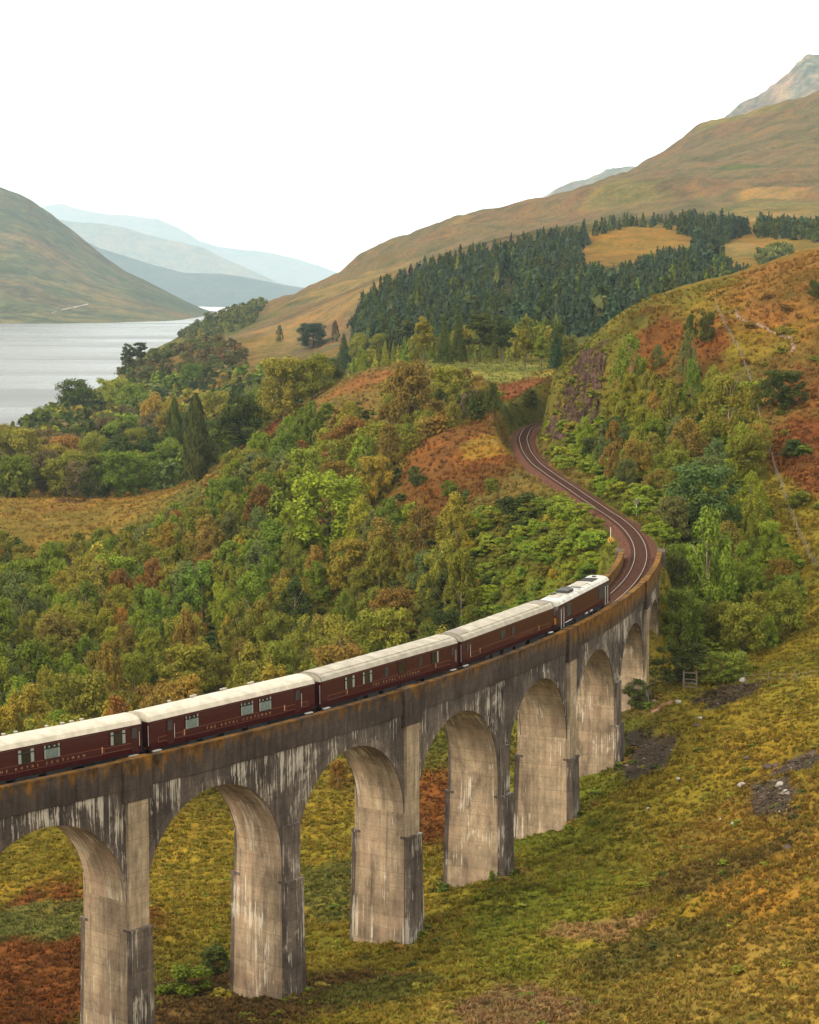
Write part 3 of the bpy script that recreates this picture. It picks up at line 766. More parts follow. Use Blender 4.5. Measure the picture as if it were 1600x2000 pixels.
for i in range(I0, I1):
    sA, sB = S0 + i * BAY, S0 + (i + 1) * BAY
    sc_ = (sA + sB) / 2
    th = np.linspace(0, math.pi, 33)
    arc = [(sc_ - AR * math.cos(t), SPR + AR * math.sin(t)) for t in th]
    low = [(sA, SPR)] + arc + [(sB, SPR)]
    b = VB()
    for off in (HW, -HW):
        b.quad_strip([[(s, off, z) for s, z in low], [(s, off, BAND + 0.3) for s, z in low]], [[(s, z) for s, z in low], [(s, BAND + 0.3) for s, z in low]])
    b.build('spandrel_wall', M_FACE, viaduct)
    b = VB()
    offs = np.linspace(-HW, HW, 7)
    b.quad_strip([[(s, o, z) for o in offs] for s, z in arc], [[(o + 3 * sA, SPR + AR * t) for o in offs] for (s, z), t in zip(arc, np.minimum(th, math.pi - th))])
    b.build('arch_soffit', M_PALE, viaduct)
    b = VB()
    for off, o2 in ((HW - .02, HW + .07), (-HW + .02, -HW - .07)):
        ring = [[(sc_ - r * math.cos(t), o, SPR + r * math.sin(t)) for t in th] for (r, o) in ((AR - .012, off), (AR - .012, o2), (AR + .62, o2), (AR + .62, off))]
        b.quad_strip(ring, [[(s, z) for s, o, z in R] for R in ring])
    b.build('arch_ring', M_PIL, viaduct)

def ground_at_s(s, off):
    p = track(s, off); return float(ground(p[0], p[1])[0]) - float(p[2])
for i in range(I0 + 1, I1):
    s = S0 + i * BAY
    king = (i % 2 == 0)
    gz = min(ground_at_s(s, 3), ground_at_s(s, -3), ground_at_s(s, 0)) - 1.2
    H_ = SPR - gz
    bt = 0.019 * H_
    b = VB()
    b.block(s - T_TOP / 2 - bt, s + T_TOP / 2 + bt, -HW - 0.5 * bt - .25, HW + 0.5 * bt + .1, gz, SPR + 0.02, -HW, HW, s - T_TOP / 2, s + T_TOP / 2, ns=3)
    pier = b.build('pier', M_PALE, viaduct)
    zl = -12.4                   # ledge
    for sg in (1, -1):
        b = VB()
        a0, a1 = sg * (HW - .3), sg * (HW + 0.62)
        b.block(s - 1.12, s + 1.12, min(a0, a1), max(a0, a1 + sg * .25), gz, zl, min(a0, a1), max(a0, a1), s - 1.02, s + 1.02) if sg > 0 else b.block(s - 1.12, s + 1.12, a1 - .25, a0, gz, zl, a1, a0, s - 1.02, s + 1.02)
        b.build('buttress', M_PIL, pier).matrix_parent_inverse = Matrix()
        b = VB()
        c1 = sg * (HW + 0.69)
        b.block(s - 1.09, s + 1.09, min(a0, c1), max(a0, c1), zl, zl + .22)
        b.build('ledge', M_PIL, pier)
        b = VB()
        t1 = sg * (HW + 0.34)
        b.block(s - .98, s + .98, min(a0, t1), max(a0, t1), zl + .22, (BAND - 0.9) if king else -7.6, ns=3)
        b.build('pilaster', M_KING if king else M_PIL, pier)

# parapet band, coping and king-pier blocks
for i in range(I0, I1 + 1):
    sA, sB = S0 + i * BAY, S0 + (i + 1) * BAY
    if i == I1: sB = S_WING
    for sg in (1, -1):
        b = VB()
        o_in, o_out = sg * 2.08, sg * 2.58
        b.block(sA + .01, sB - .01, min(o_in, o_out), max(o_in, o_out), BAND, 0.80, ns=10)
        par = b.build('parapet', M_BAND, viaduct, moss=True)
        b = VB()
        o_in, o_out = sg * 2.03, sg * 2.66
        b.block(sA + .01, sB - .01, min(o_in, o_out), max(o_in, o_out), 0.80, 0.95, ns=10)
        b.build('coping', M_BAND, par, moss=True)
        if i % 2 == 0 and i > I0:
            b = VB()
            o_in, o_out = sg * 2.0, sg * 2.86
            b.block(sA - 1.35, sA + 1.35, min(o_in, o_out), max(o_in, o_out), BAND - 0.95, 1.02, ns=3)
            b.build('parapet_block', M_BAND, viaduct, moss=True)
b = VB()
b.block(S0 + I0 * BAY, S_WING, -2.1, 2.1, -1.25, -0.5, ns=90)
b.build('deck', M_FACE, viaduct)
# abutment with wing faces
gz = min(ground_at_s(S_ABUT, 3), ground_at_s(S_WING, 3), ground_at_s(S_ABUT, -3)) - 4
b = VB(); b.block(S_ABUT - .25, S_WING - .02, -HW - .05, HW + .05, gz, BAND + .01, ns=8)
abut = b.build('abutment', M_FACE, viaduct)
for sg in (1, -1):
    b = VB()
    o_in, o_out = sg * (HW - .2), sg * (HW + .6)
    b.block(S_WING - 3.2, S_WING, min(o_in, o_out), max(o_in, o_out), gz, .97, ns=3)
    b.build('end_pillar', M_PIL, abut)
# ------------------------------------------------------------------ railway line
def strip(name, prof, s0, s1, step, mat, parent=None, off=0.0):
    ss = np.arange(s0, s1, step)
    V = []
    for (o, z) in prof: V.append(track(ss, off + o, z))
    V = np.stack(V, 1)
    n, m = V.shape[:2]
    idx = np.arange(n * m).reshape(n, m)
    F = []
    nx = np.roll(idx, -1, 1)
    F = np.stack([idx[:-1], idx[1:], nx[1:], nx[:-1]], -1).reshape(-1, 4)
    return link(name, mesh_np(name, V.reshape(-1, 3), F), mat, parent)
S_START = S0 + I0 * BAY
tag(strip('trackbed', [(-2.06, -0.5), (-2.06, -0.34), (-1.35, -0.17), (1.35, -0.17), (2.06, -0.34), (2.06, -0.5)], S_START, S_WING, 1.0, M_BALLAST), kind='structure')
tag(strip('trackbed', [(-2.9, -0.95), (-2.3, -0.5), (-1.35, -0.17), (1.35, -0.17), (2.3, -0.5), (2.9, -0.95)], S_WING - .3, S_MAX - 1, 1.0, M_BALLAST), kind='structure')
line = tag(empty('railway_track', tuple(track(S0, 0, -.17))), 'single railway line with two shiny rails curving over the viaduct', 'railway track')
def keep_world(o, par):
    o.parent = par; o.matrix_parent_inverse = Matrix.Translation(-Vector(par.location))
for sg in (1, -1):
    o = strip('rail', [(-.036, .0), (-.036, -.04), (-.012, -.05), (-.07, -.15), (.07, -.15), (.012, -.05), (.036, -.04), (.036, .0)], S_START, S_MAX - 1, 1.0, [M_RAIL, M_RAILWEB], off=sg * .75)
    mi = np.ones(len(o.data.polygons), np.int32); mi[7::8] = 0; o.data.polygons.foreach_set('material_index', mi)
    keep_world(o, line)
b = MB()
for s in np.arange(S_START + 1, S_MAX - 2, 0.72):
    q = [track(s + a, o, z) for z in (-.20, -.135) for (a, o) in ((-.13, -1.25), (-.13, 1.25), (.13, 1.25), (.13, -1.25))]
    b.add(q, [(4, 5, 6, 7), (0, 1, 5, 4), (1, 2, 6, 5), (2, 3, 7, 6), (3, 0, 4, 7)])
o = b.build('sleepers', M_SLEEPER); o['kind'] = 'stuff'
keep_world(o, line)

# ------------------------------------------------------------------ train
M_MAROON = plain('maroon_paint', (0.040, 0.0056, 0.0048), 0.35, 0, 0.10, 1.5, 0.25)
M_CREAM = plain('cream_roof_paint', (0.43, 0.385, 0.31), 0.6, 0, 0.22, 1.1)
M_GREYROOF = plain('grimy_roof_paint', (0.31, 0.28, 0.225), 0.65, 0, 0.25, 1.1)
M_WHITE = plain('white_paint', (0.56, 0.56, 0.54), 0.5, 0, 0.06)
M_DARKGEAR = plain('black_running_gear', (0.018, 0.016, 0.016), 0.7, 0, 0.4)
M_GRILLE = plain('dark_grille', (0.035, 0.033, 0.032), 0.6, 0.2)
M_GOLD = plain('gold_lining', (0.42, 0.24, 0.12), 0.45, 0.3, 0.1)
M_LINING = plain('dull_lining', (0.20, 0.075, 0.045), 0.5, 0.1, 0.1)
M_CURTAIN = plain('white_curtain', (0.60, 0.62, 0.60), 0.85, 0, 0.12, 9)
M_NET = plain('net_curtain', (0.36, 0.43, 0.43), 0.85, 0, 0.25, 6)
M_INSIDE = plain('dim_interior', (0.035, 0.022, 0.016), 0.7)
M_YELLOW = plain('yellow_warning_panel', (0.50, 0.24, 0.02), 0.5, 0, 0.1)
M_STEEL = plain('bright_steel', (0.68, 0.66, 0.62), 0.35, 0.5, 0.1)
def mat_glass():
    m, nt, N, L, B = new_mat('window_glass')
    g = nt.nodes.new('ShaderNodeBsdfGlossy'); g.inputs['Roughness'].default_value = 0.03
    t = nt.nodes.new('ShaderNodeBsdfTransparent'); t.inputs['Color'].default_value = (0.86, 0.9, 0.9, 1)
    fr = nt.nodes.new('ShaderNodeFresnel'); fr.inputs['IOR'].default_value = 1.45
    mx = nt.nodes.new('ShaderNodeMixShader')
    L.new(fr.outputs[0], mx.inputs[0]); L.new(t.outputs[0], mx.inputs[1]); L.new(g.outputs[0], mx.inputs[2])
    L.new(mx.outputs[0], nt.nodes['Material Output'].inputs['Surface'])
    N.remove(B)
    return m
M_GLASS = mat_glass()

def mk(name, me, parent, loc=(0, 0, 0), rz=0.0):
    o = bpy.data.objects.new(name, me); COL.objects.link(o)
    o.parent = parent; o.location = loc; o.rotation_euler = (0, 0, rz)
    return o
def mesh_of(mb, mats, name='piece', fmat=None, smooth=False):
    me = bpy.data.meshes.new(name); me.from_pydata(mb.v, [], mb.f)
    for m in (mats if isinstance(mats, (list, tuple)) else [mats]): me.materials.append(m)
    if fmat is not None: me.polygons.foreach_set('material_index', np.array(fmat, np.int32))
    if smooth:
        for p in me.polygons: p.use_smooth = True
    me.update(); return me
HWID = 1.38
Z_SOLE, Z_CANT = 0.98, 3.22
def roof_z(y, rise=0.66, base=Z_CANT): return base + rise * math.sqrt(max(0, 1 - (abs(y) / (HWID + .03)) ** 2.4))

def window_meshes(w, h):
    d = {}
    b = MB(); b.box(-w / 2, w / 2, -.004, .0, -h / 2, h / 2); d['window'] = mesh_of(b, M_INSIDE, 'window')
    b = MB()
    for (x0, x1, z0, z1) in ((-w / 2 - .05, w / 2 + .05, h / 2, h / 2 + .05), (-w / 2 - .05, w / 2 + .05, -h / 2 - .05, -h / 2), (-w / 2 - .05, -w / 2, -h / 2, h / 2), (w / 2, w / 2 + .05, -h / 2, h / 2)):
        b.box(x0, x1, -.045, 0, z0, z1)
    d['frame'] = mesh_of(b, M_MAROON, 'frame')
    b = MB(); b.add([(-w / 2, -.034, -h / 2), (w / 2, -.034, -h / 2), (w / 2, -.034, h / 2), (-w / 2, -.034, h / 2)], [(0, 1, 2, 3)]); d['pane'] = mesh_of(b, M_GLASS, 'pane')
    b = MB(); b.box(-w / 2, w / 2, -.052, -.028, h * .20, h * .29); d['transom'] = mesh_of(b, M_DARKGEAR, 'transom')
    def drape(x0, x1, z0, z1, mat, folds):
        b = MB(); n = folds * 4 + 1
        xs = np.linspace(x0, x1, n)
        vs = [(x, -.014 - .007 * math.sin(k * math.pi / 2), z) for z in (z0, z1) for k, x in enumerate(xs)]
        b.add(vs, [(k, k + 1, n + k + 1, n + k) for k in range(n - 1)])
        return mesh_of(b, mat, 'curtain')
    d['net'] = drape(-w * .5, w * .5, -h / 2, h * .2, M_NET, 10)
    d['edge_l'] = drape(-w / 2, -w * .30, -h / 2, h / 2, M_CURTAIN, 3)
    d['edge_r'] = drape(w * .30, w / 2, -h / 2, h / 2, M_CURTAIN, 3)
    d['slim_l'] = drape(-w / 2, -w * .40, -h / 2, h / 2, M_CURTAIN, 2)
    d['slim_r'] = drape(w * .40, w / 2, -h / 2, h / 2, M_CURTAIN, 2)
    b = MB()
    for x in (-.17, .17): b.box(w * x - .07, w * x + .07, -.026, -.010, h * .31, h * .42)
    d['tops'] = mesh_of(b, M_CURTAIN, 'curtain')
    return d
WM = window_meshes(1.42, 1.02)
WS = window_meshes(1.15, 1.02)
def add_window(parent, x, side, style, kit):
    """side -1 faces the camera side (outer), +1 the other"""
    y = side * (HWID + .002)
    rz = 0 if side < 0 else math.pi
    wdw = mk('window', kit['window'], parent, (x, y, 2.48), rz)
    mk('frame', kit['frame'], wdw); mk('pane', kit['pane'], wdw)
    if style == 'net':
        mk('transom', kit['transom'], wdw)
        mk('curtain', kit['net'], wdw, (0, .004, 0)); mk('curtain', kit['slim_l'], wdw, (0, -.006, 0)); mk('curtain', kit['slim_r'], wdw, (0, -.006, 0)); mk('curtain', kit['tops'], wdw)
    elif style == 'curtains':
        mk('transom', kit['transom'], wdw)
        mk('curtain', kit['edge_l'], wdw); mk('curtain', kit['edge_r'], wdw)
    elif style == 'half':
        mk('curtain', kit['edge_r'], wdw)
    return wdw

def text_mesh(txt, size, width, mat):
    cu_ = bpy.data.curves.new('lettering', 'FONT')
    cu_.body = txt; cu_.size = size; cu_.align_x = 'CENTER'; cu_.extrude = 0.004; cu_.resolution_u = 1
    o = bpy.data.objects.new('lettering', cu_); COL.objects.link(o)
    def meas(sp):
        cu_.space_character = sp
        dg = bpy.context.evaluated_depsgraph_get(); dg.update()
        return o.evaluated_get(dg).dimensions.x
    a, b = meas(1.0), meas(2.0)
    meas(1.0 + (width - a) / max(1e-4, b - a))
    dg = bpy.context.evaluated_depsgraph_get(); dg.update()
    me = bpy.data.meshes.new_from_object(o.evaluated_get(dg))
    bpy.data.objects.remove(o)
    me.transform(Matrix.Rotation(math.pi / 2, 4, 'X'))
    me.materials.clear(); me.materials.append(mat)
    return me

def wheel_mesh():
    b = MB(); b.cyl((0, 0, 0), (0, 1, 0), .46, .13, 18); b.cyl((0, -.05, 0), (0, 1, 0), .51, .03, 18)
    return mesh_of(b, M_DARKGEAR, 'wheel')
ME_WHEEL = wheel_mesh()
def bogie(parent, x, base=2.6, n=2, z=.46):
    b = MB()
    for sg in (1, -1):
        b.box(-base / 2 - .55, base / 2 + .55, sg * 1.02 - .07, sg * 1.02 + .07, .48, .74)
        for k in range(n):
            xx = -base / 2 + base * k / (n - 1)
            b.box(xx - .16, xx + .16, sg * 1.06 - .12, sg * 1.06 + .12, .30, .62)
        b.tube([(-.35, sg * 1.1, .42), (.35, sg * 1.1, .42)], .13, 8)
    b.box(-.3, .3, -1.0, 1.0, .55, .86)
    o = mk('bogie', mesh_of(b, M_DARKGEAR, 'bogie'), parent, (x, 0, 0))
    for k in range(n):
        xx = -base / 2 + base * k / (n - 1)
        for sg in (1, -1): mk('wheel', ME_WHEEL, o, (xx, sg * .75, z), 0 if sg < 0 else math.pi)
    return o

def place_vehicle(name, a, b_):
    A, B_ = track(a), track(b_)
    c = (A + B_) / 2; d = B_ - A
    o = empty(name, tuple(c))
    L = float(np.linalg.norm(d))
    o.rotation_euler = (0, -math.asin(d[2] / L), math.atan2(d[1], d[0]))
    return o, L
def coach(a, b_, windows, text, label, roofstyle, doors=(), vents=(), dark_panes=()):
    root, L = place_vehicle('railway_coach', a, b_)
    tag(root, label, 'coach', 'maroon coaches of the train')
    X = lambda t: (t - .5) * L
    b = MB()
    prof = [(-1.30, Z_SOLE), (1.30, Z_SOLE), (HWID, 1.5), (HWID, 2.6), (1.35, Z_CANT), (-1.35, Z_CANT), (-HWID, 2.6), (-HWID, 1.5)]
    b.sweep(prof, [-L / 2, L / 2])
    body = mk('body', mesh_of(b, M_MAROON, 'body'), root)
    b = MB()
    ys = np.linspace(-(HWID + .03), HWID + .03, 17)
    b.sweep([(y, roof_z(y)) for y in ys] + [(HWID - .05, Z_CANT - .04), (-HWID + .05, Z_CANT - .04)], [-L / 2 - .03, L / 2 + .03])
    rf = mk('roof', mesh_of(b, M_CREAM if roofstyle == 'smooth' else M_GREYROOF, 'roof', smooth=False), root)
    if roofstyle == 'smooth':
        b = MB(); b.cyl((0, 0, .02), (0, 0, 1), .10, .16, 10); b.cyl((0, 0, .14), (0, 0, 1), .17, .07, 10)
        vm = mesh_of(b, M_GREYROOF, 'roof_vent')
        for (t, y) in vents: mk('roof_vent', vm, rf, (X(t), y, roof_z(y)))
        for xx in (-L / 2 + .02, L / 2 - .06):
            b = MB(); b.sweep([(y, roof_z(y) + .012) for y in ys] + [(y, roof_z(y) - .03) for y in ys[::-1]], [xx, xx + .05])
            mk('roof_rib', mesh_of(b, M_GREYROOF, 'roof_rib'), rf)
    else:
        # raised flat walkway sheets and end hatches
        yy = np.linspace(-.98, .98, 9)
        b = MB(); b.sweep([(y, roof_z(y) + .03) for y in yy] + [(y, roof_z(y) - .02) for y in yy[::-1]], [-L / 2 + 2.5, L / 2 - 2.5]); mk('roof_sheet', mesh_of(b, M_GREYROOF, 'roof_sheet'), rf)
        M_END = plain('end_sheet', (0.30, 0.27, 0.22) if roofstyle == 'panel' else (0.19, 0.16, 0.13), 0.6, 0, 0.15)
        for xx in (-L / 2 + .35, L / 2 - 2.2):
            b = MB(); b.sweep([(y, roof_z(y) + .045) for y in yy] + [(y, roof_z(y) - .02) for y in yy[::-1]], [xx, xx + 1.85]); mk('roof_hatch', mesh_of(b, M_END, 'roof_hatch'), rf)
        b = MB()
        for xx in np.linspace(-L / 2 + 2.5, L / 2 - 2.5, 9): b.sweep([(y, roof_z(y) + .05) for y in yy] + [(y, roof_z(y)) for y in yy[::-1]], [xx - .025, xx + .025])
        b.sweep([(y, roof_z(y) + .055) for y in (-1.02, -.97)] + [(y, roof_z(y) - .02) for y in (-.97, -1.02)], [-L / 2 + 2.5, L / 2 - 2.5])
        mk('roof_seam', mesh_of(b, M_GREYROOF, 'roof_seam'), rf)
        for xx in (-L / 2 - .01, L / 2 - .06):
            b = MB(); b.sweep([(y, roof_z(y) + .03) for y in ys] + [(y, roof_z(y) - .03) for y in ys[::-1]], [xx, xx + .07]); mk('roof_end_rim', mesh_of(b, M_GRILLE, 'roof_end_rim'), rf)
    # gutter line
    b = MB()
    for sg in (1, -1): b.box(-L / 2, L / 2, min(sg * 1.36, sg * 1.43), max(sg * 1.36, sg * 1.43), Z_CANT - .06, Z_CANT - .015)
    mk('gutter', mesh_of(b, M_MAROON, 'gutter'), rf)
    for (t, st) in windows:
        for sg in (-1, 1): add_window(root, X(t), sg, st if sg < 0 else 'curtains', WM if st in ('net', 'curtains') else WS)
    # doors at the ends
    for t in doors:
        for sg in (-1, 1):
            b = MB(); y = sg * (HWID + .004)
            b.box(-.37, .37, min(y, y + sg * .014), max(y, y + sg * .014), -1.02, 1.05)
            dr = mk('door', mesh_of(b, M_MAROON, 'door'), root, (X(t), 0, 2.1))
            b = MB(); b.box(-.24, .24, min(y + sg * .016, y + sg * .03), max(y + sg * .016, y + sg * .03), .10, .88)
            mk('pane', mesh_of(b, M_GRILLE, 'pane'), dr)
            b = MB(); b.tube([(.43, y + sg * .05, -.55), (.43, y + sg * .05, .55)], .022, 6); mk('handrail', mesh_of(b, M_STEEL, 'handrail'), dr)
    for (t, w, z0, z1) in dark_panes:
        b = MB(); b.box(-w / 2, w / 2, -HWID - .022, -HWID - .003, z0, z1)
        mk('dark_window', mesh_of(b, M_GRILLE, 'dark_window'), root, (X(t), 0, 0))
    # lining
    b = MB(); y0, y1 = -HWID - .012, -HWID - .003
    def rect(x0, x1, z0, z1, th=.03):
        b.box(x0, x1, y0, y1, z0, z0 + th); b.box(x0, x1, y0, y1, z1 - th, z1); b.box(x0, x0 + th, y0, y1, z0 + th, z1 - th); b.box(x1 - th, x1, y0, y1, z0 + th, z1 - th)
    for sg in (-1, 1):
        y0, y1 = (-HWID - .012, -HWID - .003) if sg < 0 else (HWID + .003, HWID + .012)
        rect(-L / 2 + .9, -L / 2 + 3.6, 1.45, 1.86); rect(L / 2 - 3.6, L / 2 - .9, 1.45, 1.86)
        b.box(-L / 2 + 3.7, L / 2 - 3.7, y0, y1, 1.905, 1.93); b.box(-L / 2 + 3.7, L / 2 - 3.7, y0, y1, 1.40, 1.42)
        b.box(-L / 2 + .4, L / 2 - .4, y0, y1, 3.08, 3.10)
    mk('lining', mesh_of(b, M_LINING, 'lining'), root)
    t0, t1, mat = text
    me = text_mesh('THE ROYAL SCOTSMAN', .30, (t1 - t0) * L, mat)
    mk('lettering', me, root, (X((t0 + t1) / 2), -HWID - .006, 1.54))
    mk('lettering', me, root, (-X((t0 + t1) / 2), HWID + .006, 1.54), math.pi)
    # crest between the doors
    for xx in (-L / 2 + 3.75, L / 2 - 3.75):
        b = MB(); b.box(-.05, .05, -HWID - .014, -HWID - .002, 1.5, 2.0); b.box(-.10, .10, -HWID - .014, -HWID - .002, 1.9, 1.95)
        mk('crest', mesh_of(b, M_GOLD, 'crest'), root, (xx, 0, 0))
    # underframe
    b = MB(); b.box(-L / 2 + .2, L / 2 - .2, -1.15, 1.15, .84, Z_SOLE + .02)
    for (x0, x1, z0) in ((-3.6, -2.0, .38), (-1.2, .9, .30), (1.6, 3.9, .36), (-5.2, -4.3, .45)):
        for sg in (-1, 1): b.box(x0, x1, min(sg * .75, sg * 1.2), max(sg * .75, sg * 1.2), z0, .9)
    mk('underframe', mesh_of(b, M_DARKGEAR, 'underframe'), root)
    for xx in (-L / 2 + 3.4, L / 2 - 3.4): bogie(root, xx)
    for xx in (-L / 2 + .75, L / 2 - .75):
        for sg in (-1, 1):
            b = MB(); b.box(-.42, .42, min(sg * 1.2, sg * 1.44), max(sg * 1.2, sg * 1.44), .80, .87)
            mk('step', mesh_of(b, M_WHITE, 'step'), root, (xx, 0, 0))
    for sx in (-1, 1):
        b = MB(); b.box(min(sx * L / 2, sx * (L / 2 + .36)), max(sx * L / 2, sx * (L / 2 + .36)), -.55, .55, 1.05, 3.15)
        mk('gangway', mesh_of(b, M_DARKGEAR, 'gangway'), root)
        for sg in (-1, 1):
            b = MB(); b.cyl((sx * (L / 2 + .12), sg * .87, 1.06), (1, 0, 0), .09, .3, 10); b.cyl((sx * (L / 2 + .29), sg * .87, 1.06), (1, 0, 0), .22, .06, 14)
            mk('buffer', mesh_of(b, M_DARKGEAR, 'buffer'), root)
            b = MB(); b.tube([(sx * (L / 2 + .03), sg * 1.25, 1.3), (sx * (L / 2 + .03), sg * 1.25, 2.9)], .025, 6)
            mk('end_rail', mesh_of(b, M_STEEL, 'end_rail'), root)
    return root
C0 = -144.90
CUM = [0, 19.746, 41.853, 63.573]
coach(C0 - 21.1, C0 - .35, [(.08, 'net'), (.19, 'net'), (.30, 'curtains'), (.485, 'curtains'), (.597, 'net'), (.892, 'curtains')], (.352, .742, M_GOLD),
      'rear maroon coach cut by the photo edge, three curtained windows and a cream roof', 'smooth', (.968,), [(.30, .5), (.36, -.5), (.455, .5), (.52, .9), (.655, .9), (.71, .5), (.765, .9), (.81, .9)])
coach(C0 + .35, C0 + CUM[1] - .35, [(.241, 'net'), (.57, 'net'), (.682, 'net')], (.326, .716, M_GOLD),
      'second maroon coach from the rear, cream roof and three pale net-curtained windows', 'smooth', (.115, .888), [(.23, .9), (.34, .5), (.38, .9), (.52, .5), (.56, .9), (.69, .5), (.73, .9)])
coach(C0 + CUM[1] + .35, C0 + CUM[2] - .35, [(.194, 'curtains'), (.317, 'curtains'), (.57, 'dark'), (.82, 'half')], (.356, .697, M_GOLD),
      'third maroon coach from the rear with ribbed grey-cream roof and two white-curtained windows', 'panel', (.96,), (), [(.455, .5, 2.05, 2.9), (.71, .4, 2.05, 2.9)])
coach(C0 + CUM[2] + .35, C0 + CUM[3] - .35, [], (.547, .752, M_LINING),
      'windowless-looking maroon coach coupled next to the locomotive', 'dark', (.055,), (), [(.422, .9, 2.1, 2.85), (.532, .75, 2.1, 2.85)])

# locomotive
def locomotive(a, b_):
    root, L = place_vehicle('diesel_locomotive', a, b_)
    tag(root, 'maroon diesel locomotive with white roof at the head of the train', 'locomotive')
    h = L / 2
    # hull: side outline with raked cab fronts, extruded across
    out = [(-h + .25, 1.0), (-h, 1.35), (-h, 2.0), (-h + .62, 3.12), (h - .62, 3.12), (h, 2.0), (h, 1.35), (h - .25, 1.0)]
    b = MB(); n = len(out)
    b.add([(x, -1.32, z) for x, z in out] + [(x, 1.32, z) for x, z in out], [tuple(range(n)), tuple(range(2 * n - 1, n - 1, -1))] + [(k, n + k, n + (k + 1) % n, (k + 1) % n) for k in range(n)])
    mk('body', mesh_of(b, M_MAROON, 'body'), root)
    ys = np.linspace(-1.33, 1.33, 15)
    rz = lambda y: 3.12 + .50 * max(0, 1 - (abs(y) / 1.335) ** 3.6) ** .6
    b = MB(); b.sweep([(y, rz(y)) for y in ys] + [(1.2, 3.08), (-1.2, 3.08)], [-h + .50, h - .50])
    rf = mk('roof', mesh_of(b, plain('grimy_white_roof', (0.42, 0.41, 0.38), 0.6, 0, 0.28, 1.3), 'roof'), root)
    yy = np.linspace(-.80, .80, 9)
    def patch(name, x0, x1, y0, y1, lift, mat):
        q = np.linspace(y0, y1, 7)
        b = MB(); b.sweep([(y, rz(y) + lift) for y in q] + [(y, rz(y) - .03) for y in q[::-1]], [x0, x1])
        return mk(name, mesh_of(b, mat, name), rf)
    X = lambda t: (t - .5) * L
    patch('radiator_grille', X(.735), X(.86), -.74, .74, .05, M_GRILLE)
    for k in range(5): patch('grille_bar', X(.745 + k * .024), X(.749 + k * .024), -.74, .74, .08, M_DARKGEAR)
    patch('exhaust_housing', X(.30), X(.40), -.70, .62, .28, M_GRILLE)
    patch('silencer', X(.415), X(.455), -.05, .85, .22, M_DARKGEAR)
    patch('roof_hatch', X(.15), X(.25), -.55, .55, .05, M_GREYROOF)
    patch('roof_panel', X(.50), X(.53), -.8, .3, .04, M_GRILLE)
    patch('roof_hatch', X(.58), X(.70), -.6, .6, .05, M_GREYROOF)
    patch('aerial_plinth', X(.90), X(.92), -.2, .2, .10, M_DARKGEAR)
    for t in (.275, .47, .55, .66): patch('roof_seam', X(t), X(t) + .06, -1.0, 1.0, .025, M_GRILLE)
    patch('horn_cowl', X(.22), X(.26), .3, .7, .16, M_DARKGEAR)
    for sx in (-1, 1):
        # raked windscreen halves, yellow lower front, lamps
        def front(name, y0, y1, f0, f1, mat, proud=.02):
            """piece on the raked face; f from 0 at the waist to 1 at the roof"""
            b = MB(); nx = np.array([sx * .87, .48])
            pts = []
            for f in (f0, f1):
                x, z = sx * (h - .62 * f), 2.0 + 1.12 * f
                pts.append((x, z))
            vs = []
            for d in (.0, proud):
                for (x, z) in pts:
                    for y in (y0, y1): vs.append((x + nx[0] * d, y, z + nx[1] * d))
            b.add(vs, [(0, 1, 3, 2), (4, 6, 7, 5), (0, 2, 6, 4), (1, 5, 7, 3), (0, 4, 5, 1), (2, 3, 7, 6)])
            return mk(name, mesh_of(b, mat, name), root)
        front('windscreen', -1.16, -.06, .18, .85, M_GRILLE); front('windscreen', .06, 1.16, .18, .85, M_GRILLE)
        b = MB(); xs = sorted((sx * h, sx * (h + .03))); b.box(xs[0], xs[1], -1.28, 1.28, 1.36, 2.0); mk('warning_panel', mesh_of(b, M_YELLOW, 'warning_panel'), root)
        for y in (-.85, .85):
            b = MB(); b.cyl((sx * (h + .05), y, 1.6), (1, 0, 0), .13, .06, 14); mk('headlight', mesh_of(b, M_STEEL, 'headlight'), root)
            b = MB(); b.cyl((sx * (h + .2), y, 1.08), (1, 0, 0), .09, .42, 10); b.cyl((sx * (h + .42), y, 1.08), (1, 0, 0), .24, .06, 14); mk('buffer', mesh_of(b, M_DARKGEAR, 'buffer'), root)
        xs = sorted((sx * h, sx * (h + .1)))
        b = MB(); b.box(xs[0], xs[1], -1.3, 1.3, .8, 1.3); mk('buffer_beam', mesh_of(b, M_DARKGEAR, 'buffer_beam'), root)
        for sg in (-1, 1):
            # cab doors between bright grab rails
            x0 = sx * (h - 1.75)
            b = MB(); y = sg * 1.324; b.box(x0 - .34, x0 + .34, min(y, y + sg * .02), max(y, y + sg * .02), 1.05, 3.05); dr = mk('cab_door', mesh_of(b, M_MAROON, 'cab_door'), root)
            b = MB(); b.box(x0 - .22, x0 + .22, min(y + sg * .022, y + sg * .034), max(y + sg * .022, y + sg * .034), 2.25, 2.9); mk('pane', mesh_of(b, M_GRILLE, 'pane'), dr)
            for dx in (-.46, .46):
                b = MB(); b.tube([(x0 + dx, y + sg * .07, .75), (x0 + dx, y + sg * .07, 2.75)], .032, 6); mk('handrail', mesh_of(b, M_WHITE, 'handrail'), dr)
            b = MB(); b.box(x0 - .4, x0 + .4, min(sg * 1.1, sg * 1.36), max(sg * 1.1, sg * 1.36), .55, .60); b.box(x0 - .4, x0 + .4, min(sg * 1.1, sg * 1.36), max(sg * 1.1, sg * 1.36), .85, .9); mk('step', mesh_of(b, M_DARKGEAR, 'step'), root)
            b = MB(); xs = sorted((sx * (h - 1.15), sx * (h - .62))); b.box(xs[0], xs[1], min(y, y + sg * .02), max(y, y + sg * .02), 2.2, 2.85); mk('cab_window', mesh_of(b, M_GRILLE, 'cab_window'), root)
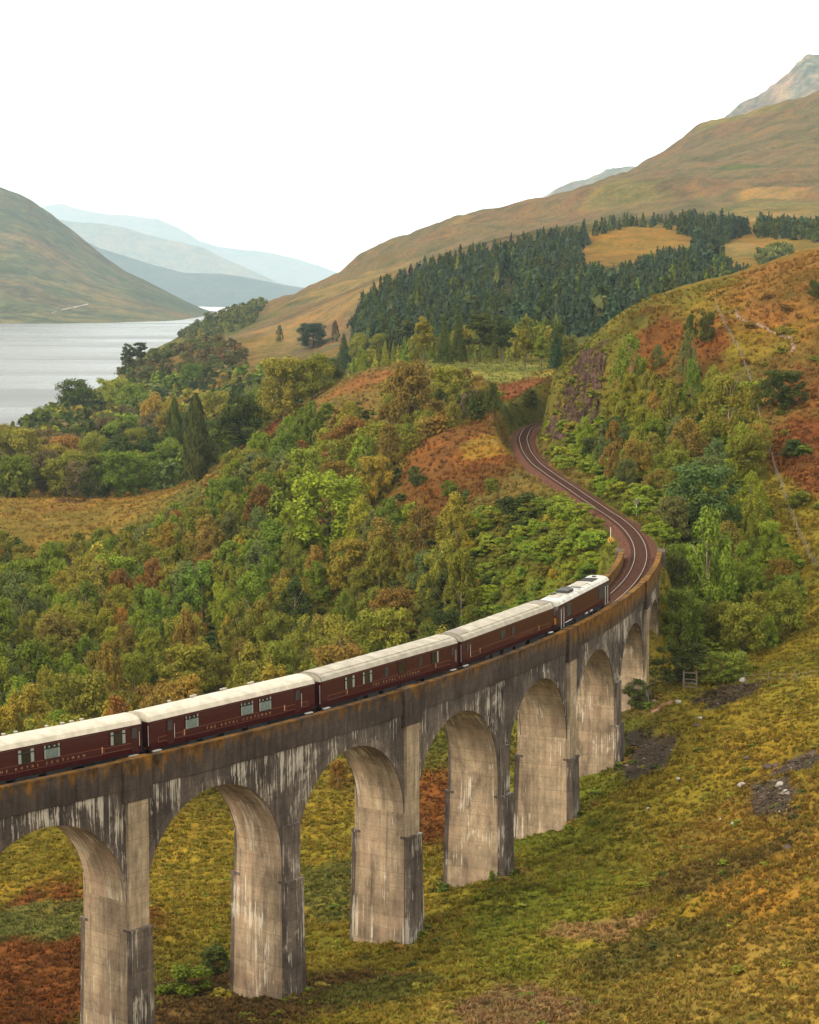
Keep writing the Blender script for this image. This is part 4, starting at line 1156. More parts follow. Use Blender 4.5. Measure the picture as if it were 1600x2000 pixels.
    for sg in (-1, 1):
        y = sg * 1.324
        for (t0, t1) in ((.165, .25), (.765, .885)):
            b = MB(); b.box(X(t0), X(t1), min(y, y + sg * .03), max(y, y + sg * .03), 1.6, 2.9); g = mk('side_grille', mesh_of(b, M_GRILLE, 'side_grille'), root)
            b = MB()
            for z in np.linspace(1.7, 2.8, 8): b.box(X(t0) + .05, X(t1) - .05, min(y + sg * .03, y + sg * .05), max(y + sg * .03, y + sg * .05), z, z + .05)
            mk('louvre', mesh_of(b, M_DARKGEAR, 'louvre'), g)
        b = MB(); b.tube([(X(.14), y + sg * .05, 1.12), (X(.26), y + sg * .05, 1.12)], .035, 6); mk('sill_rail', mesh_of(b, M_WHITE, 'sill_rail'), root)
        b = MB(); b.box(X(.30), X(.75), min(y, y + sg * .012), max(y, y + sg * .012), 1.42, 1.45); mk('lining', mesh_of(b, M_LINING, 'lining'), root)
        for t in (.55, .64):
            b = MB(); b.box(X(t) - .38, X(t) + .38, min(sg * 1.15, sg * 1.28), max(sg * 1.15, sg * 1.28), .78, .95); mk('tank_label', mesh_of(b, M_WHITE, 'tank_label'), root)
    b = MB(); b.box(-h + .3, h - .3, -1.15, 1.15, .82, 1.02); b.box(-2.6, 2.6, -1.14, 1.14, .25, .85); mk('underframe', mesh_of(b, M_DARKGEAR, 'underframe'), root)
    for xx in (-h + 4.2, h - 4.2): bogie(root, xx, 4.0, 3, .5)
    return root
locomotive(C0 + CUM[3] + .40, C0 + CUM[3] + 20.04 - .2)

# ------------------------------------------------------------------ plants: one set of shapes, shared by all copies
def leaf_tris(c, nrm, size, rng, aspect=0.75):
    """one small triangle per leaf spray, lying about its normal"""
    n = len(c)
    a = rng.normal(size=(n, 3)); a -= (a * nrm).sum(1)[:, None] * nrm; a /= np.linalg.norm(a, axis=1)[:, None] + 1e-9
    b = np.cross(nrm, a)
    s = size[:, None]
    v = np.stack([c + a * s * .62, c - a * s * .42 + b * s * aspect * .55, c - a * s * .42 - b * s * aspect * .55], 1)
    return v.reshape(-1, 3)
def unit(v): return v / (np.linalg.norm(v, axis=-1, keepdims=True) + 1e-9)

def crown_pts(kind, seed, n):
    """leaf centres, normals and sizes inside a crown one unit high and one unit wide"""
    rng = np.random.default_rng(seed)
    if kind in ('birch', 'broadleaf', 'shrub'):
        nc = {'birch': 64, 'broadleaf': 72, 'shrub': 26}[kind]
        t = rng.random(nc)
        if kind == 'birch':
            zc = .10 + .82 * t ** .95; w = .5 * np.sin(np.clip((zc + .02) / 1.02, 0, 1) ** .72 * math.pi) ** .62 * (1.10 - .45 * zc)
        elif kind == 'broadleaf':
            zc = .08 + .80 * t ** .85; w = .5 * np.sqrt(np.clip(1 - ((zc - .44) / .56) ** 2, 0, 1))
        else:
            zc = .12 + .68 * t; w = .5 * np.sqrt(np.clip(1 - (zc / .98) ** 2, 0, 1))
        an = rng.random(nc) * 2 * math.pi
        lob = 1 + .22 * np.sin(an * 2 + seed) + .12 * np.sin(an * 5 + seed * 3)
        r = w * lob * rng.random(nc) ** .42 * .86
        C = np.stack([r * np.cos(an), r * np.sin(an), zc], 1)
        cs = (.085 if kind == 'birch' else .105 if kind == 'broadleaf' else .13) * (.7 + .6 * rng.random(nc))
        k = rng.integers(0, nc, n)
        d = unit(rng.normal(size=(n, 3)))
        q = rng.random(n) ** .45
        hs = np.array([1.15, 1.15, .80]) if kind != 'birch' else np.array([.95, .95, 1.0])
        pts = C[k] + d * (q * cs[k])[:, None] * hs
        if kind == 'birch':   # hanging sprays
            pts[:, 2] -= np.abs(rng.normal(size=n)) * .035
        nr = unit(d * .9 + np.array([0, 0, .55]) + rng.normal(size=(n, 3)) * .35)
        sz = (.030 if kind == 'birch' else .034 if kind == 'broadleaf' else .055) * (.7 + .7 * rng.random(n))
        return pts, nr, sz
    if kind == 'spruce':
        t = rng.random(n) ** .75
        z = 1.0 - t * .93
        lay = np.floor(z * 17 + .5) / 17
        z = lay + (z - lay) * .55
        an = rng.random(n) * 2 * math.pi
        arms = np.round(an / (2 * math.pi) * 9 + lay * 31) / 9 * 2 * math.pi
        an = arms + (an - arms) * .35 + rng.normal(size=n) * .12
        wmax = .5 * (1.02 - z) ** .82 * (.78 + .32 * hash2(np.round(arms * 3), np.round(lay * 40), seed))
        r = wmax * rng.random(n) ** .5
        z2 = z - .16 * r + .03 * rng.normal(size=n) * .5
        pts = np.stack([r * np.cos(an), r * np.sin(an), np.maximum(z2, .03)], 1)
        nr = unit(np.stack([np.cos(an) * .55, np.sin(an) * .55, np.full(n, .75)], 1) + rng.normal(size=(n, 3)) * .35)
        return pts, nr, .046 * (.6 + .7 * rng.random(n)) * (1.15 - .6 * z)
    if kind == 'pine':
        nc = 30
        zc = .38 + .56 * rng.random(nc); an = rng.random(nc) * 2 * math.pi
        r = .44 * rng.random(nc) ** .6 * np.sqrt(np.clip(1.25 - zc, 0.1, 1))
        C = np.stack([r * np.cos(an), r * np.sin(an), zc], 1)
        k = rng.integers(0, nc, n)
        d = unit(rng.normal(size=(n, 3)))
        pts = C[k] + d * (rng.random(n) ** .5)[:, None] * np.array([.15, .15, .055])
        nr = unit(d * .5 + np.array([0, 0, .9]) + rng.normal(size=(n, 3)) * .35)
        return pts, nr, .05 * (.6 + .7 * rng.random(n))
    if kind == 'cypress':
        z = .04 + .95 * rng.random(n); an = rng.random(n) * 2 * math.pi
        w = .5 * np.clip((1.0 - z), 0, 1) ** .55 * np.clip(.55 + z * 1.6, 0, 1) * (.85 + .2 * np.sin(an * 4 + z * 22 + seed))
        r = w * rng.random(n) ** .25
        pts = np.stack([r * np.cos(an), r * np.sin(an), z], 1)
        nr = unit(np.stack([np.cos(an), np.sin(an), np.full(n, .45)], 1) + rng.normal(size=(n, 3)) * .4)
        return pts, nr, .05 * (.6 + .7 * rng.random(n))

def crown_mesh(kind, seed, n):
    rng = np.random.default_rng(seed + 500)
    pts, nr, sz = crown_pts(kind, seed, n)
    V = leaf_tris(pts, nr, sz, rng)
    me = mesh_np('crown', V, np.arange(len(V)).reshape(-1, 3))
    me.materials.append(M_LEAF)
    return me
def trunk_mesh(kind, seed):
    rng = np.random.default_rng(seed)
    b = MB()
    top = {'birch': .86, 'broadleaf': .62, 'spruce': .97, 'pine': .92, 'cypress': .9, 'shrub': .5}[kind]
    th = {'birch': .014, 'broadleaf': .024, 'spruce': .024, 'pine': .030, 'cypress': .030, 'shrub': .02}[kind]
    bend = .05 if kind in ('birch', 'broadleaf', 'shrub') else .012
    P_ = [(bend * math.sin(z * 5 + seed) * z, bend * math.cos(z * 4 + seed * 2) * z, z) for z in np.linspace(-.06, top, 7)]
    b.tube(P_, th, 7, th * .22)
    nb = {'birch': 8, 'broadleaf': 9, 'spruce': 0, 'pine': 7, 'cypress': 0, 'shrub': 6}[kind]
    for k in range(nb):
        f = .22 + .6 * k / nb if kind != 'pine' else .45 + .45 * k / nb
        f *= top
        i = min(5, int(f / top * 6)); p = np.array(P_[i]); an = k * 2.4 + seed
        L = (.34 if kind != 'shrub' else .4) * (1.05 - f * .6)
        p = np.array([np.interp(f, [q[2] for q in P_], [q[j] for q in P_]) for j in range(3)])
        up = .24 if kind != 'pine' else .05
        L *= .8
        b.tube([tuple(p), tuple(p + np.array([math.cos(an) * L * .5, math.sin(an) * L * .5, up * .6])), tuple(p + np.array([math.cos(an) * L, math.sin(an) * L, up * 1.1]))], th * .42, 5, th * .12)
    return mesh_of(b, M_BIRCH_BARK if kind in ('birch',) else M_BARK, 'trunk', smooth=True)
KINDS = {'birch': (7, 7000), 'broadleaf': (6, 8000), 'spruce': (4, 5000), 'pine': (4, 5000), 'cypress': (2, 6000), 'shrub': (6, 3200)}
PROTO = {k: [(crown_mesh(k, 11 + 7 * i, n), trunk_mesh(k, 3 + i)) for i in range(m)] for k, (m, n) in KINDS.items()}
NAME = {'birch': 'birch_tree', 'broadleaf': 'broadleaf_tree', 'spruce': 'spruce_tree', 'pine': 'pine_tree', 'cypress': 'cypress_tree', 'shrub': 'shrub'}
CAT = {'birch': 'tree', 'broadleaf': 'tree', 'spruce': 'tree', 'pine': 'tree', 'cypress': 'tree', 'shrub': 'bush'}
COLS = {
 'olive': (0.180, 0.172, 0.026), 'green': (0.125, 0.160, 0.022), 'lime': (0.180, 0.220, 0.024), 'brown': (0.195, 0.136, 0.030), 'russet': (0.190, 0.100, 0.028),
 'yellow': (0.250, 0.200, 0.028), 'orange': (0.28, 0.145, 0.030), 'dark green': (0.056, 0.070, 0.018), 'grey-green': (0.115, 0.130, 0.042), 'dusky': (0.120, 0.095, 0.042), 'golden': (0.31, 0.19, 0.040), 'bluish': (0.044, 0.066, 0.038)}
TREES = []      # (kind, x, y, z, h, w, colour name, centre pixel, label)
def add_tree(kind, x, y, z, h, w, cname, label=None):
    px, py = to_px((x, y, z + h * .55))
    TREES.append(dict(kind=kind, x=x, y=y, z=z, h=h, w=w, c=cname, px=float(px), py=float(py), label=label, area=h * w / y ** 2))
def special(px, base, hp, wp, kind, cname, label, Y=None):
    """a tree picked out in the photograph: foot pixel, height and width there"""
    q = ground_px(px, base, 255 if Y is None else Y - 60)
    if q is None: return
    if Y is not None:
        q = np.array([*P(px, base, Y)]); q[2] = float(ground(q[0], q[1])[0])
    k = q[1] / F_PX
    add_tree(kind, q[0], q[1], q[2] - .2, hp * k, wp * k, cname, label)
SPECIAL = [
 (642, 1078, 172, 200, 'broadleaf', 'lime', 'big bright green tree standing out in the brown wood below the knoll'),
 (802, 858, 172, 116, 'broadleaf', 'brown', 'tall dark brown tree on the knoll beside the rock outcrop'),
 (690, 915, 108, 118, 'broadleaf', 'russet', 'round russet brown tree on the slope below the knoll'),
 (872, 800, 92, 84, 'broadleaf', 'olive', 'olive tree crowning the rock outcrop left of the line'),
 (436, 1236, 108, 60, 'broadleaf', 'lime', 'slim lime green tree in the middle of the wood above the second coach'),
 (298, 1188, 108, 78, 'birch', 'russet', 'dark red brown birch in the wood below the moorland clearing'),
 (384, 1148, 66, 36, 'birch', 'russet', 'small red brown birch behind the dark red brown one'),
 (238, 1262, 84, 60, 'birch', 'orange', 'birch with orange top in the wood above the rear coach'),
 (196, 1170, 44, 46, 'birch', 'orange', 'small orange tinted birch low in the wood under the clearing'),
 (50, 1318, 60, 48, 'birch', 'yellow', 'yellow orange birch near the photo edge above the rear coach'),
 (212, 1408, 170, 104, 'birch', 'brown', 'brown birch with a bare pale forked trunk above the rear coach'),
 (366, 1350, 172, 96, 'birch', 'brown', 'tall orange brown birch with a pale crooked stem above the second coach'),
 (386, 1258, 70, 50, 'birch', 'orange', 'orange brown birch rising behind the crooked-stemmed one'),
 (446, 1262, 68, 54, 'birch', 'yellow', 'yellowing birch in front of the slim lime green tree'),
 (270, 1412, 58, 44, 'broadleaf', 'lime', 'small lime bush-like tree touching the coach gap above the roof'),
 (8, 1465, 98, 82, 'broadleaf', 'yellow', 'yellow green tree at the photo edge just over the rear coach roof'),
 (90, 1420, 130, 90, 'birch', 'olive', 'olive birch over the rear coach roof beside the yellow green tree'),
 (150, 1425, 118, 96, 'broadleaf', 'green', 'green spreading tree just over the rear coach roof'),
 (745, 1128, 128, 132, 'birch', 'brown', 'broad brown birch clump in the wood above the fourth coach'),
 (820, 1100, 120, 110, 'birch', 'brown', 'broad brown birch below the red bracken bank'),
 (902, 1222, 158, 108, 'birch', 'olive', 'large olive birch on the slope above the windowless coach'),
 (512, 1262, 100, 60, 'birch', 'green', 'pointed green birch in the wood above the third window of second coach'),
 (600, 1310, 120, 96, 'birch', 'olive', 'olive birch in the wood above the joint of second and third coach'),
 (470, 1330, 92, 76, 'birch', 'brown', 'round brown birch close over the second coach roof'),
 (690, 1290, 84, 92, 'broadleaf', 'olive', 'rounded olive tree close over the third coach roof'),
 (620, 1178, 90, 90, 'birch', 'lime', 'light green birch below the big bright green tree'),
 (760, 1290, 90, 96, 'birch', 'yellow', 'yellow green bushy birch over the third coach roof'),
 # right of the line
 (1372, 1052, 160, 158, 'broadleaf', 'grey-green', 'large rounded grey green tree right of the railway bend'),
 (1382, 1210, 238, 150, 'birch', 'green', 'tall fresh green birch right of the abutment'),
 (1425, 872, 148, 128, 'birch', 'olive', 'tall olive birch group leader on the hillside right of the line'),
 (1345, 905, 96, 108, 'birch', 'brown', 'brown birch under the tall olive birch on the hillside'),
 (1350, 664, 56, 34, 'birch', 'dark green', 'smaller of two dark trees on the brow of the hill'),
 (1382, 672, 70, 42, 'broadleaf', 'dark green', 'larger of two dark trees on the brow of the hill'),
 (1346, 745, 110, 52, 'birch', 'grey-green', 'slender grey green birch among red bracken below the brow'),
 (1352, 800, 104, 60, 'birch', 'green', 'green birch below the slender grey green one on the hill'),
 (1232, 770, 124, 84, 'birch', 'green', 'tall green birch above the rock face'),
 (1285, 720, 50, 40, 'birch', 'grey-green', 'small grey green birch on red bracken beside the tall green birch'),
 (1264, 800, 84, 62, 'birch', 'olive', 'olive birch just below the tall green birch'),
 (1310, 826, 90, 70, 'birch', 'olive', 'olive birch on the hillside above the lime bracken strip'),
 (1532, 800, 86, 104, 'broadleaf', 'dark green', 'wide dark green tree alone beyond the fence on the hill'),
 (1592, 582, 40, 30, 'broadleaf', 'dark green', 'dark bush-like tree on the skyline at the photo edge'),
 (1470, 1200, 96, 96, 'birch', 'green', 'green birch at the wood edge near the fence'),
 (1535, 1196, 84, 80, 'broadleaf', 'green', 'green tree ending the wood beside the grass slope'),
 (1450, 1282, 120, 110, 'broadleaf', 'olive', 'dusky olive tree low in the wood right of the abutment'),
 (1330, 1262, 130, 100, 'broadleaf', 'green', 'dark leafy tree beside the end of the viaduct'),
 (1322, 1180, 95, 60, 'broadleaf', 'green', 'leafy green tree pressed against the end pillar of the viaduct', 296),
 (1322, 1250, 110, 56, 'broadleaf', 'dark green', 'dark tree standing against the abutment wall', 287),
 (1330, 1335, 90, 120, 'broadleaf', 'dark green', 'dark bushy tree at the foot of the abutment'),
 (1420, 1332, 70, 110, 'broadleaf', 'green', 'leafy tree overhanging the little gate'),
 (1500, 1265, 70, 60, 'birch', 'lime', 'bright lime tree at the lower corner of the wood'),
 # lochside
 (342, 932, 155, 52, 'cypress', 'dark green', 'narrower of two dark pointed conifers by the clearing'),
 (384, 940, 172, 74, 'cypress', 'dark green', 'broader of two dark pointed conifers by the clearing'),
 (300, 868, 108, 58, 'broadleaf', 'golden', 'golden tree beside the dark pointed conifers'),
 (335, 880, 110, 74, 'broadleaf', 'olive', 'olive tree between the golden tree and dark conifers'),
 (222, 826, 96, 96, 'broadleaf', 'yellow', 'yellow topped round tree near the loch shore'),
 (150, 838, 108, 96, 'broadleaf', 'dark green', 'dark rounded tree on the loch shore'),
 (262, 832, 90, 80, 'broadleaf', 'green', 'green tree beside the yellow topped one'),
 (128, 942, 100, 92, 'broadleaf', 'russet', 'dull brown round tree behind the clearing'),
 (235, 950, 108, 96, 'broadleaf', 'dark green', 'very dark broad tree at the clearing edge'),
 (190, 944, 110, 80, 'broadleaf', 'olive', 'olive tree between brown and very dark trees by the clearing'),
 (290, 942, 90, 80, 'broadleaf', 'dark green', 'dark tree at the foot of the pointed conifers'),
 (30, 940, 116, 100, 'broadleaf', 'olive', 'wide olive tree at the photo edge by the loch'),
 (88, 850, 60, 70, 'broadleaf', 'green', 'green tree on the near shore of the loch'),
 (548, 818, 132, 112, 'broadleaf', 'olive', 'large olive yellow tree behind the knoll'),
 (610, 780, 96, 90, 'broadleaf', 'olive', 'olive tree beside the large olive yellow one'),
 (465, 880, 120, 108, 'broadleaf', 'dark green', 'dark broad tree behind the red bracken bank'),
 (420, 862, 110, 84, 'broadleaf', 'olive', 'olive tree between the dark conifers and the bracken bank'),
 (612, 678, 52, 78, 'broadleaf', 'bluish', 'solitary dark round tree at the foot of the mountain'),
 (546, 668, 36, 18, 'birch', 'dusky', 'thin grey tree left of the solitary dark one'),
 (655, 668, 44, 24, 'birch', 'dusky', 'thin grey tree between the dark one and the plantation'),
 (250, 712, 58, 34, 'pine', 'dark green', 'black pine leaning over the loch on the point', 1325),
 (272, 704, 50, 40, 'pine', 'dark green', 'second black pine on the point by the loch', 1325),
 (376, 768, 62, 54, 'broadleaf', 'green', 'round green tree by the lochside house'),
 (318, 770, 70, 30, 'spruce', 'dark green', 'dark narrow conifer on the wooded point'),
 (414, 766, 38, 34, 'broadleaf', 'golden', 'small orange tree by the lochside house'),
 # belt of trees behind the knoll
 (672, 720, 70, 44, 'spruce', 'dark green', 'dark conifer at the start of the belt behind the knoll'),
 (705, 716, 70, 60, 'broadleaf', 'olive', 'olive tree second in the belt behind the knoll'),
 (752, 712, 66, 68, 'broadleaf', 'olive', 'round olive tree third in the belt behind the knoll'),
 (828, 708, 92, 54, 'pine', 'olive', 'yellowish pine in the belt behind the knoll'),
 (868, 708, 98, 46, 'spruce', 'dark green', 'dark spruce beside the yellowish pine'),
 (896, 706, 94, 44, 'spruce', 'dark green', 'second dark spruce beside the wide pines'),
 (938, 708, 100, 74, 'pine', 'dark green', 'wide dark pine behind the grassy knoll'),
 (982, 708, 96, 64, 'pine', 'dark green', 'second wide dark pine behind the grassy knoll'),
 (1026, 722, 82, 46, 'pine', 'olive', 'olive pine at the far end of the knoll'),
 (1058, 724, 70, 42, 'pine', 'green', 'green pine near the rock face'),
 (1086, 720, 72, 40, 'spruce', 'bluish', 'pointed dark spruce just above the rock face'),
 (1112, 700, 50, 40, 'broadleaf', 'grey-green', 'pale grey green bush-like tree beside the pointed spruce'),
 # bushes
 (1036, 795, 38, 36, 'shrub', 'dark green', 'dark round bush above the curve in the railway'),
 (1012, 1018, 66, 98, 'shrub', 'dark green', 'widest dark bush on the bank left of the line'),
 (960, 962, 36, 40, 'shrub', 'green', 'green bush on red bracken nearest the line'),
 (878, 972, 42, 42, 'shrub', 'green', 'yellow green bush on the red bracken bank'),
 (902, 990, 40, 36, 'shrub', 'dark green', 'dark bush beside the yellow green bush on bracken'),
 (812, 948, 46, 48, 'shrub', 'dark green', 'dark green bush at the edge of the red bracken'),
 (640, 818, 38, 48, 'shrub', 'green', 'round green bush on the brown knoll'),
 (692, 806, 24, 34, 'shrub', 'dark green', 'low dark bush on the brown knoll'),
 (960, 1075, 36, 44, 'shrub', 'dark green', 'dark bush among lime bracken below the bank'),
 (1095, 1012, 50, 78, 'shrub', 'lime', 'lime green bush beside the trackbed on the bank'),
 (1060, 1090, 40, 70, 'shrub', 'lime', 'lime bracken clump halfway down the bank'),
 (1558, 995, 44, 46, 'shrub', 'green', 'green bush just beyond the fence line on the hill'),
 (1552, 890, 40, 60, 'shrub', 'dark green', 'dark bush on red bracken beyond the fence'),
 (365, 1915, 80, 110, 'shrub', 'green', 'green bush in the grass between the two nearest piers', 190),
 (420, 1895, 62, 84, 'shrub', 'dark green', 'darker bush close against the second pier', 197),
 (1240, 1372, 72, 62, 'shrub', 'dark green', 'dark bush growing at the foot of the last pier', 261),
 (965, 1712, 30, 24, 'shrub', 'green', 'small green plant sprouting from a pier foot', 213.5),
 (660, 1548, 60, 60, 'birch', 'orange', 'orange brown tree seen through the third arch', 268),
]
for t in SPECIAL:
    special(*t)
def in_poly(px, py, poly):
    px = np.asarray(px); py = np.asarray(py)
    ins = np.zeros(px.shape, bool); n = len(poly)
    for i in range(n):
        (x0, y0), (x1, y1) = poly[i], poly[(i + 1) % n]
        c = ((y0 > py) != (y1 > py)) & (px < (x1 - x0) * (py - y0) / (y1 - y0 + 1e-9) + x0)
        ins ^= c
    return ins
def scatter(poly, y0, y1, spacing, kinds, cols, hr, wr, seed, holes=(), max_n=100000, cb=.55, track_gap=3.9, sink=.2, jit=.45, fullhole=False):
    """plants whose crowns show inside a photo polygon, on a jittered net of the given spacing"""
    rng = np.random.default_rng(seed)
    out = []
    xs = [p[0] for p in poly]
    ny = int((y1 - y0) / spacing)
    for j in range(ny):
        Y = y0 + (j + .5) * spacing
        xa, xb = (min(xs) - 800) / F_PX * Y, (max(xs) - 800) / F_PX * Y
        n = int((xb - xa) / spacing) + 1
        x = xa + (np.arange(n) + .5 * (j % 2) + rng.uniform(-jit, jit, n)) * spacing
        y = Y + rng.uniform(-jit, jit, n) * spacing
        out.append(np.stack([x, y], 1))
    q = np.concatenate(out)
    z = ground(q[:, 0], q[:, 1])
    h = rng.uniform(*hr, len(q))
    px, py = to_px(np.stack([q[:, 0], q[:, 1], z + h * cb], 1))
    m = in_poly(px, py, poly)
    for hole in holes:
        for f in ((cb,) if not fullhole else (.0, .3, .6, .9)):
            m &= ~in_poly(*to_px(np.stack([q[:, 0], q[:, 1], z + h * f], 1)), hole)
    d, _, _ = track_near(q[:, 0], q[:, 1]); m &= d > track_gap
    on = np.where(m)[0]
    rng.shuffle(on)
    res = []
    kn, kw = list(kinds), np.array(list(kinds.values()), float); kw /= kw.sum()
    cn, cwt = list(cols), np.array(list(cols.values()), float); cwt /= cwt.sum()
    for i in on[:max_n]:
        # neighbours tend to share a colour: pick by a slow noise field
        f = 0.5 + 0.5 * float(fbm(q[i, 0] / 16., q[i, 1] / 30., 2, seed + 3)) * 1.3
        f = min(.999, max(0, .72 * f + .28 * rng.random()) if rng.random() < .65 else rng.random())
        c = cn[int(np.searchsorted(np.cumsum(cwt), f * .9999))]
        k = kn[int(rng.choice(len(kn), p=kw))]
        res.append(dict(kind=k, x=float(q[i, 0]), y=float(q[i, 1]), z=float(z[i]) - sink, h=float(h[i]), w=float(h[i] * rng.uniform(*wr)), c=c, px=float(px[i]), py=float(py[i]), label=None, area=float(h[i] ** 2 / q[i, 1] ** 2)))
    return res
def clear_of_specials(L, k=.42):
    S = [t for t in TREES if t['label']]
    sx = np.array([t['x'] for t in S]); sy = np.array([t['y'] for t in S]); sw = np.array([t['w'] for t in S])
    return [t for t in L if not np.any((sx - t['x']) ** 2 + (sy - t['y']) ** 2 < (k * (sw + t['w'] * .6)) ** 2)]
CLEARING = [(-400, 945), (100, 952), (300, 952), (400, 930), (415, 965), (330, 1000), (250, 1030), (120, 1052), (60, 1075), (20, 1040), (-60, 1040), (-400, 1040)]
WOOD = [(-330, 1040), (40, 1050), (110, 1070), (330, 1000), (412, 945), (450, 895), (530, 842), (620, 805), (740, 800), (770, 900), (800, 985), (900, 1010), (960, 1060), (960, 1130), (900, 1210), (880, 1300), (600, 1400), (0, 1560), (-330, 1600)]
wood = scatter(WOOD, 262, 640, 7.9, {'birch': .74, 'broadleaf': .26}, {'dark green': .05, 'grey-green': .12, 'green': .20, 'lime': .06, 'olive': .32, 'yellow': .04, 'brown': .17, 'russet': .04}, (6.0, 11.2), (.74, 1.0), 41, (CLEARING,))
wood = clear_of_specials([t for t in wood if True], .34)
shore = scatter([(-300, 820), (0, 850), (120, 800), (200, 740), (330, 730), (500, 720), (660, 715), (650, 760), (560, 800), (470, 850), (400, 900), (380, 925), (100, 935), (-300, 945)], 660, 1260, 11.5, {'broadleaf': .82, 'birch': .12, 'spruce': .06}, {'olive': .3, 'green': .15, 'dark green': .24, 'dusky': .12, 'brown': .08, 'grey-green': .11}, (8, 15), (.75, 1.05), 43)
shore = clear_of_specials(shore, .36)
point = scatter([(215, 720), (260, 690), (340, 665), (420, 650), (480, 680), (490, 720), (300, 760)], 1230, 1420, 10, {'broadleaf': .8, 'pine': .2}, {'dusky': .5, 'grey-green': .25, 'dark green': .15, 'russet': .1}, (4.5, 8.5), (.8, 1.1), 45)
point = clear_of_specials(point, .3)
right = scatter([(1080, 900), (1190, 770), (1230, 690), (1290, 720), (1330, 760), (1400, 730), (1480, 740), (1500, 850), (1480, 960), (1560, 1080), (1580, 1180), (1500, 1270), (1440, 1330), (1300, 1350), (1315, 1080), (1250, 990)], 275, 450, 6.0, {'birch': .6, 'broadleaf': .4}, {'green': .26, 'olive': .34, 'brown': .08, 'lime': .12, 'grey-green': .14, 'dark green': .06}, (3.6, 7.6), (.65, .95), 47, track_gap=5.5)
right = clear_of_specials(right, .36)
knoll_edge = scatter([(740, 860), (760, 720), (900, 710), (960, 760), (1000, 850), (950, 850), (850, 840), (800, 880)], 440, 560, 6.0, {'birch': .4, 'broadleaf': .6}, {'olive': .4, 'brown': .3, 'dark green': .2, 'green': .1}, (3.5, 7), (.8, 1.0), 49)
knoll_edge = clear_of_specials(knoll_edge, .4)
bank = scatter([(1190, 1040), (1215, 1090), (1160, 1130), (1060, 1180), (930, 1230), (860, 1240), (900, 1090), (860, 1010), (960, 985), (1080, 960), (1140, 985)], 280, 430, 3.0, {'shrub': 1}, {'lime': .55, 'green': .17, 'olive': .18, 'yellow': .06, 'dark green': .04}, (1.5, 3.0), (1.2, 1.8), 51, track_gap=3.7)
rbank = scatter([(1060, 880), (1075, 820), (1180, 830), (1230, 760), (1330, 830), (1300, 900), (1330, 960), (1310, 1080), (1240, 990), (1170, 935)], 310, 450, 3.2, {'shrub': 1}, {'lime': .5, 'green': .22, 'olive': .18, 'yellow': .06, 'russet': .04}, (1.5, 3.0), (1.2, 1.8), 53, track_gap=3.6)
hilltop = scatter([(1400, 600), (1600, 540), (1700, 600), (1700, 1050), (1590, 1080), (1500, 800), (1450, 700)], 305, 450, 9.0, {'shrub': 1}, {'russet': .4, 'olive': .3, 'green': .3}, (0.9, 2.2), (1.3, 2.0), 55, track_gap=8)
belt = scatter([(650, 690), (800, 640), (1100, 640), (1110, 700), (1000, 705), (800, 700), (680, 730)], 700, 860, 9.5, {'spruce': .45, 'pine': .35, 'broadleaf': .2}, {'dark green': .5, 'olive': .25, 'green': .25}, (9, 14), (.38, .5), 57)
belt = clear_of_specials(belt, .3)
skyline = scatter([(1470, 560), (1500, 530), (1560, 505), (1640, 490), (1640, 530), (1540, 560)], 460, 540, 6, {'spruce': .5, 'shrub': .5}, {'dark green': .6, 'olive': .4}, (1.8, 3.6), (.7, 1.0), 59)
for L in (wood, shore, point, right, knoll_edge, bank, rbank, hilltop, belt, skyline):
    for t in L: t['c'] = t['c'].strip()

# the largest in view become single trees, the rest of each wood one mass
def split(L, n):
    L = sorted(L, key=lambda t: -t['area'] * (1 if -30 < t['px'] < 1630 else .2))
    return L[:n], L[n:]
single, mass = [], {}
for key, L, n in (('wood', wood, 240), ('shore', shore, 90), ('point', point, 26), ('right', right, 84), ('knoll', knoll_edge, 20), ('bank', bank, 95), ('rbank', rbank, 95), ('hilltop', hilltop, 34), ('belt', belt, 30), ('skyline', skyline, 16)):
    a, b_ = split(L, n)
    single += [dict(t, zone=key) for t in a]; mass[key] = b_
print('trees:', len(TREES), 'singles', len(single), 'mass', {k: len(v) for k, v in mass.items()})

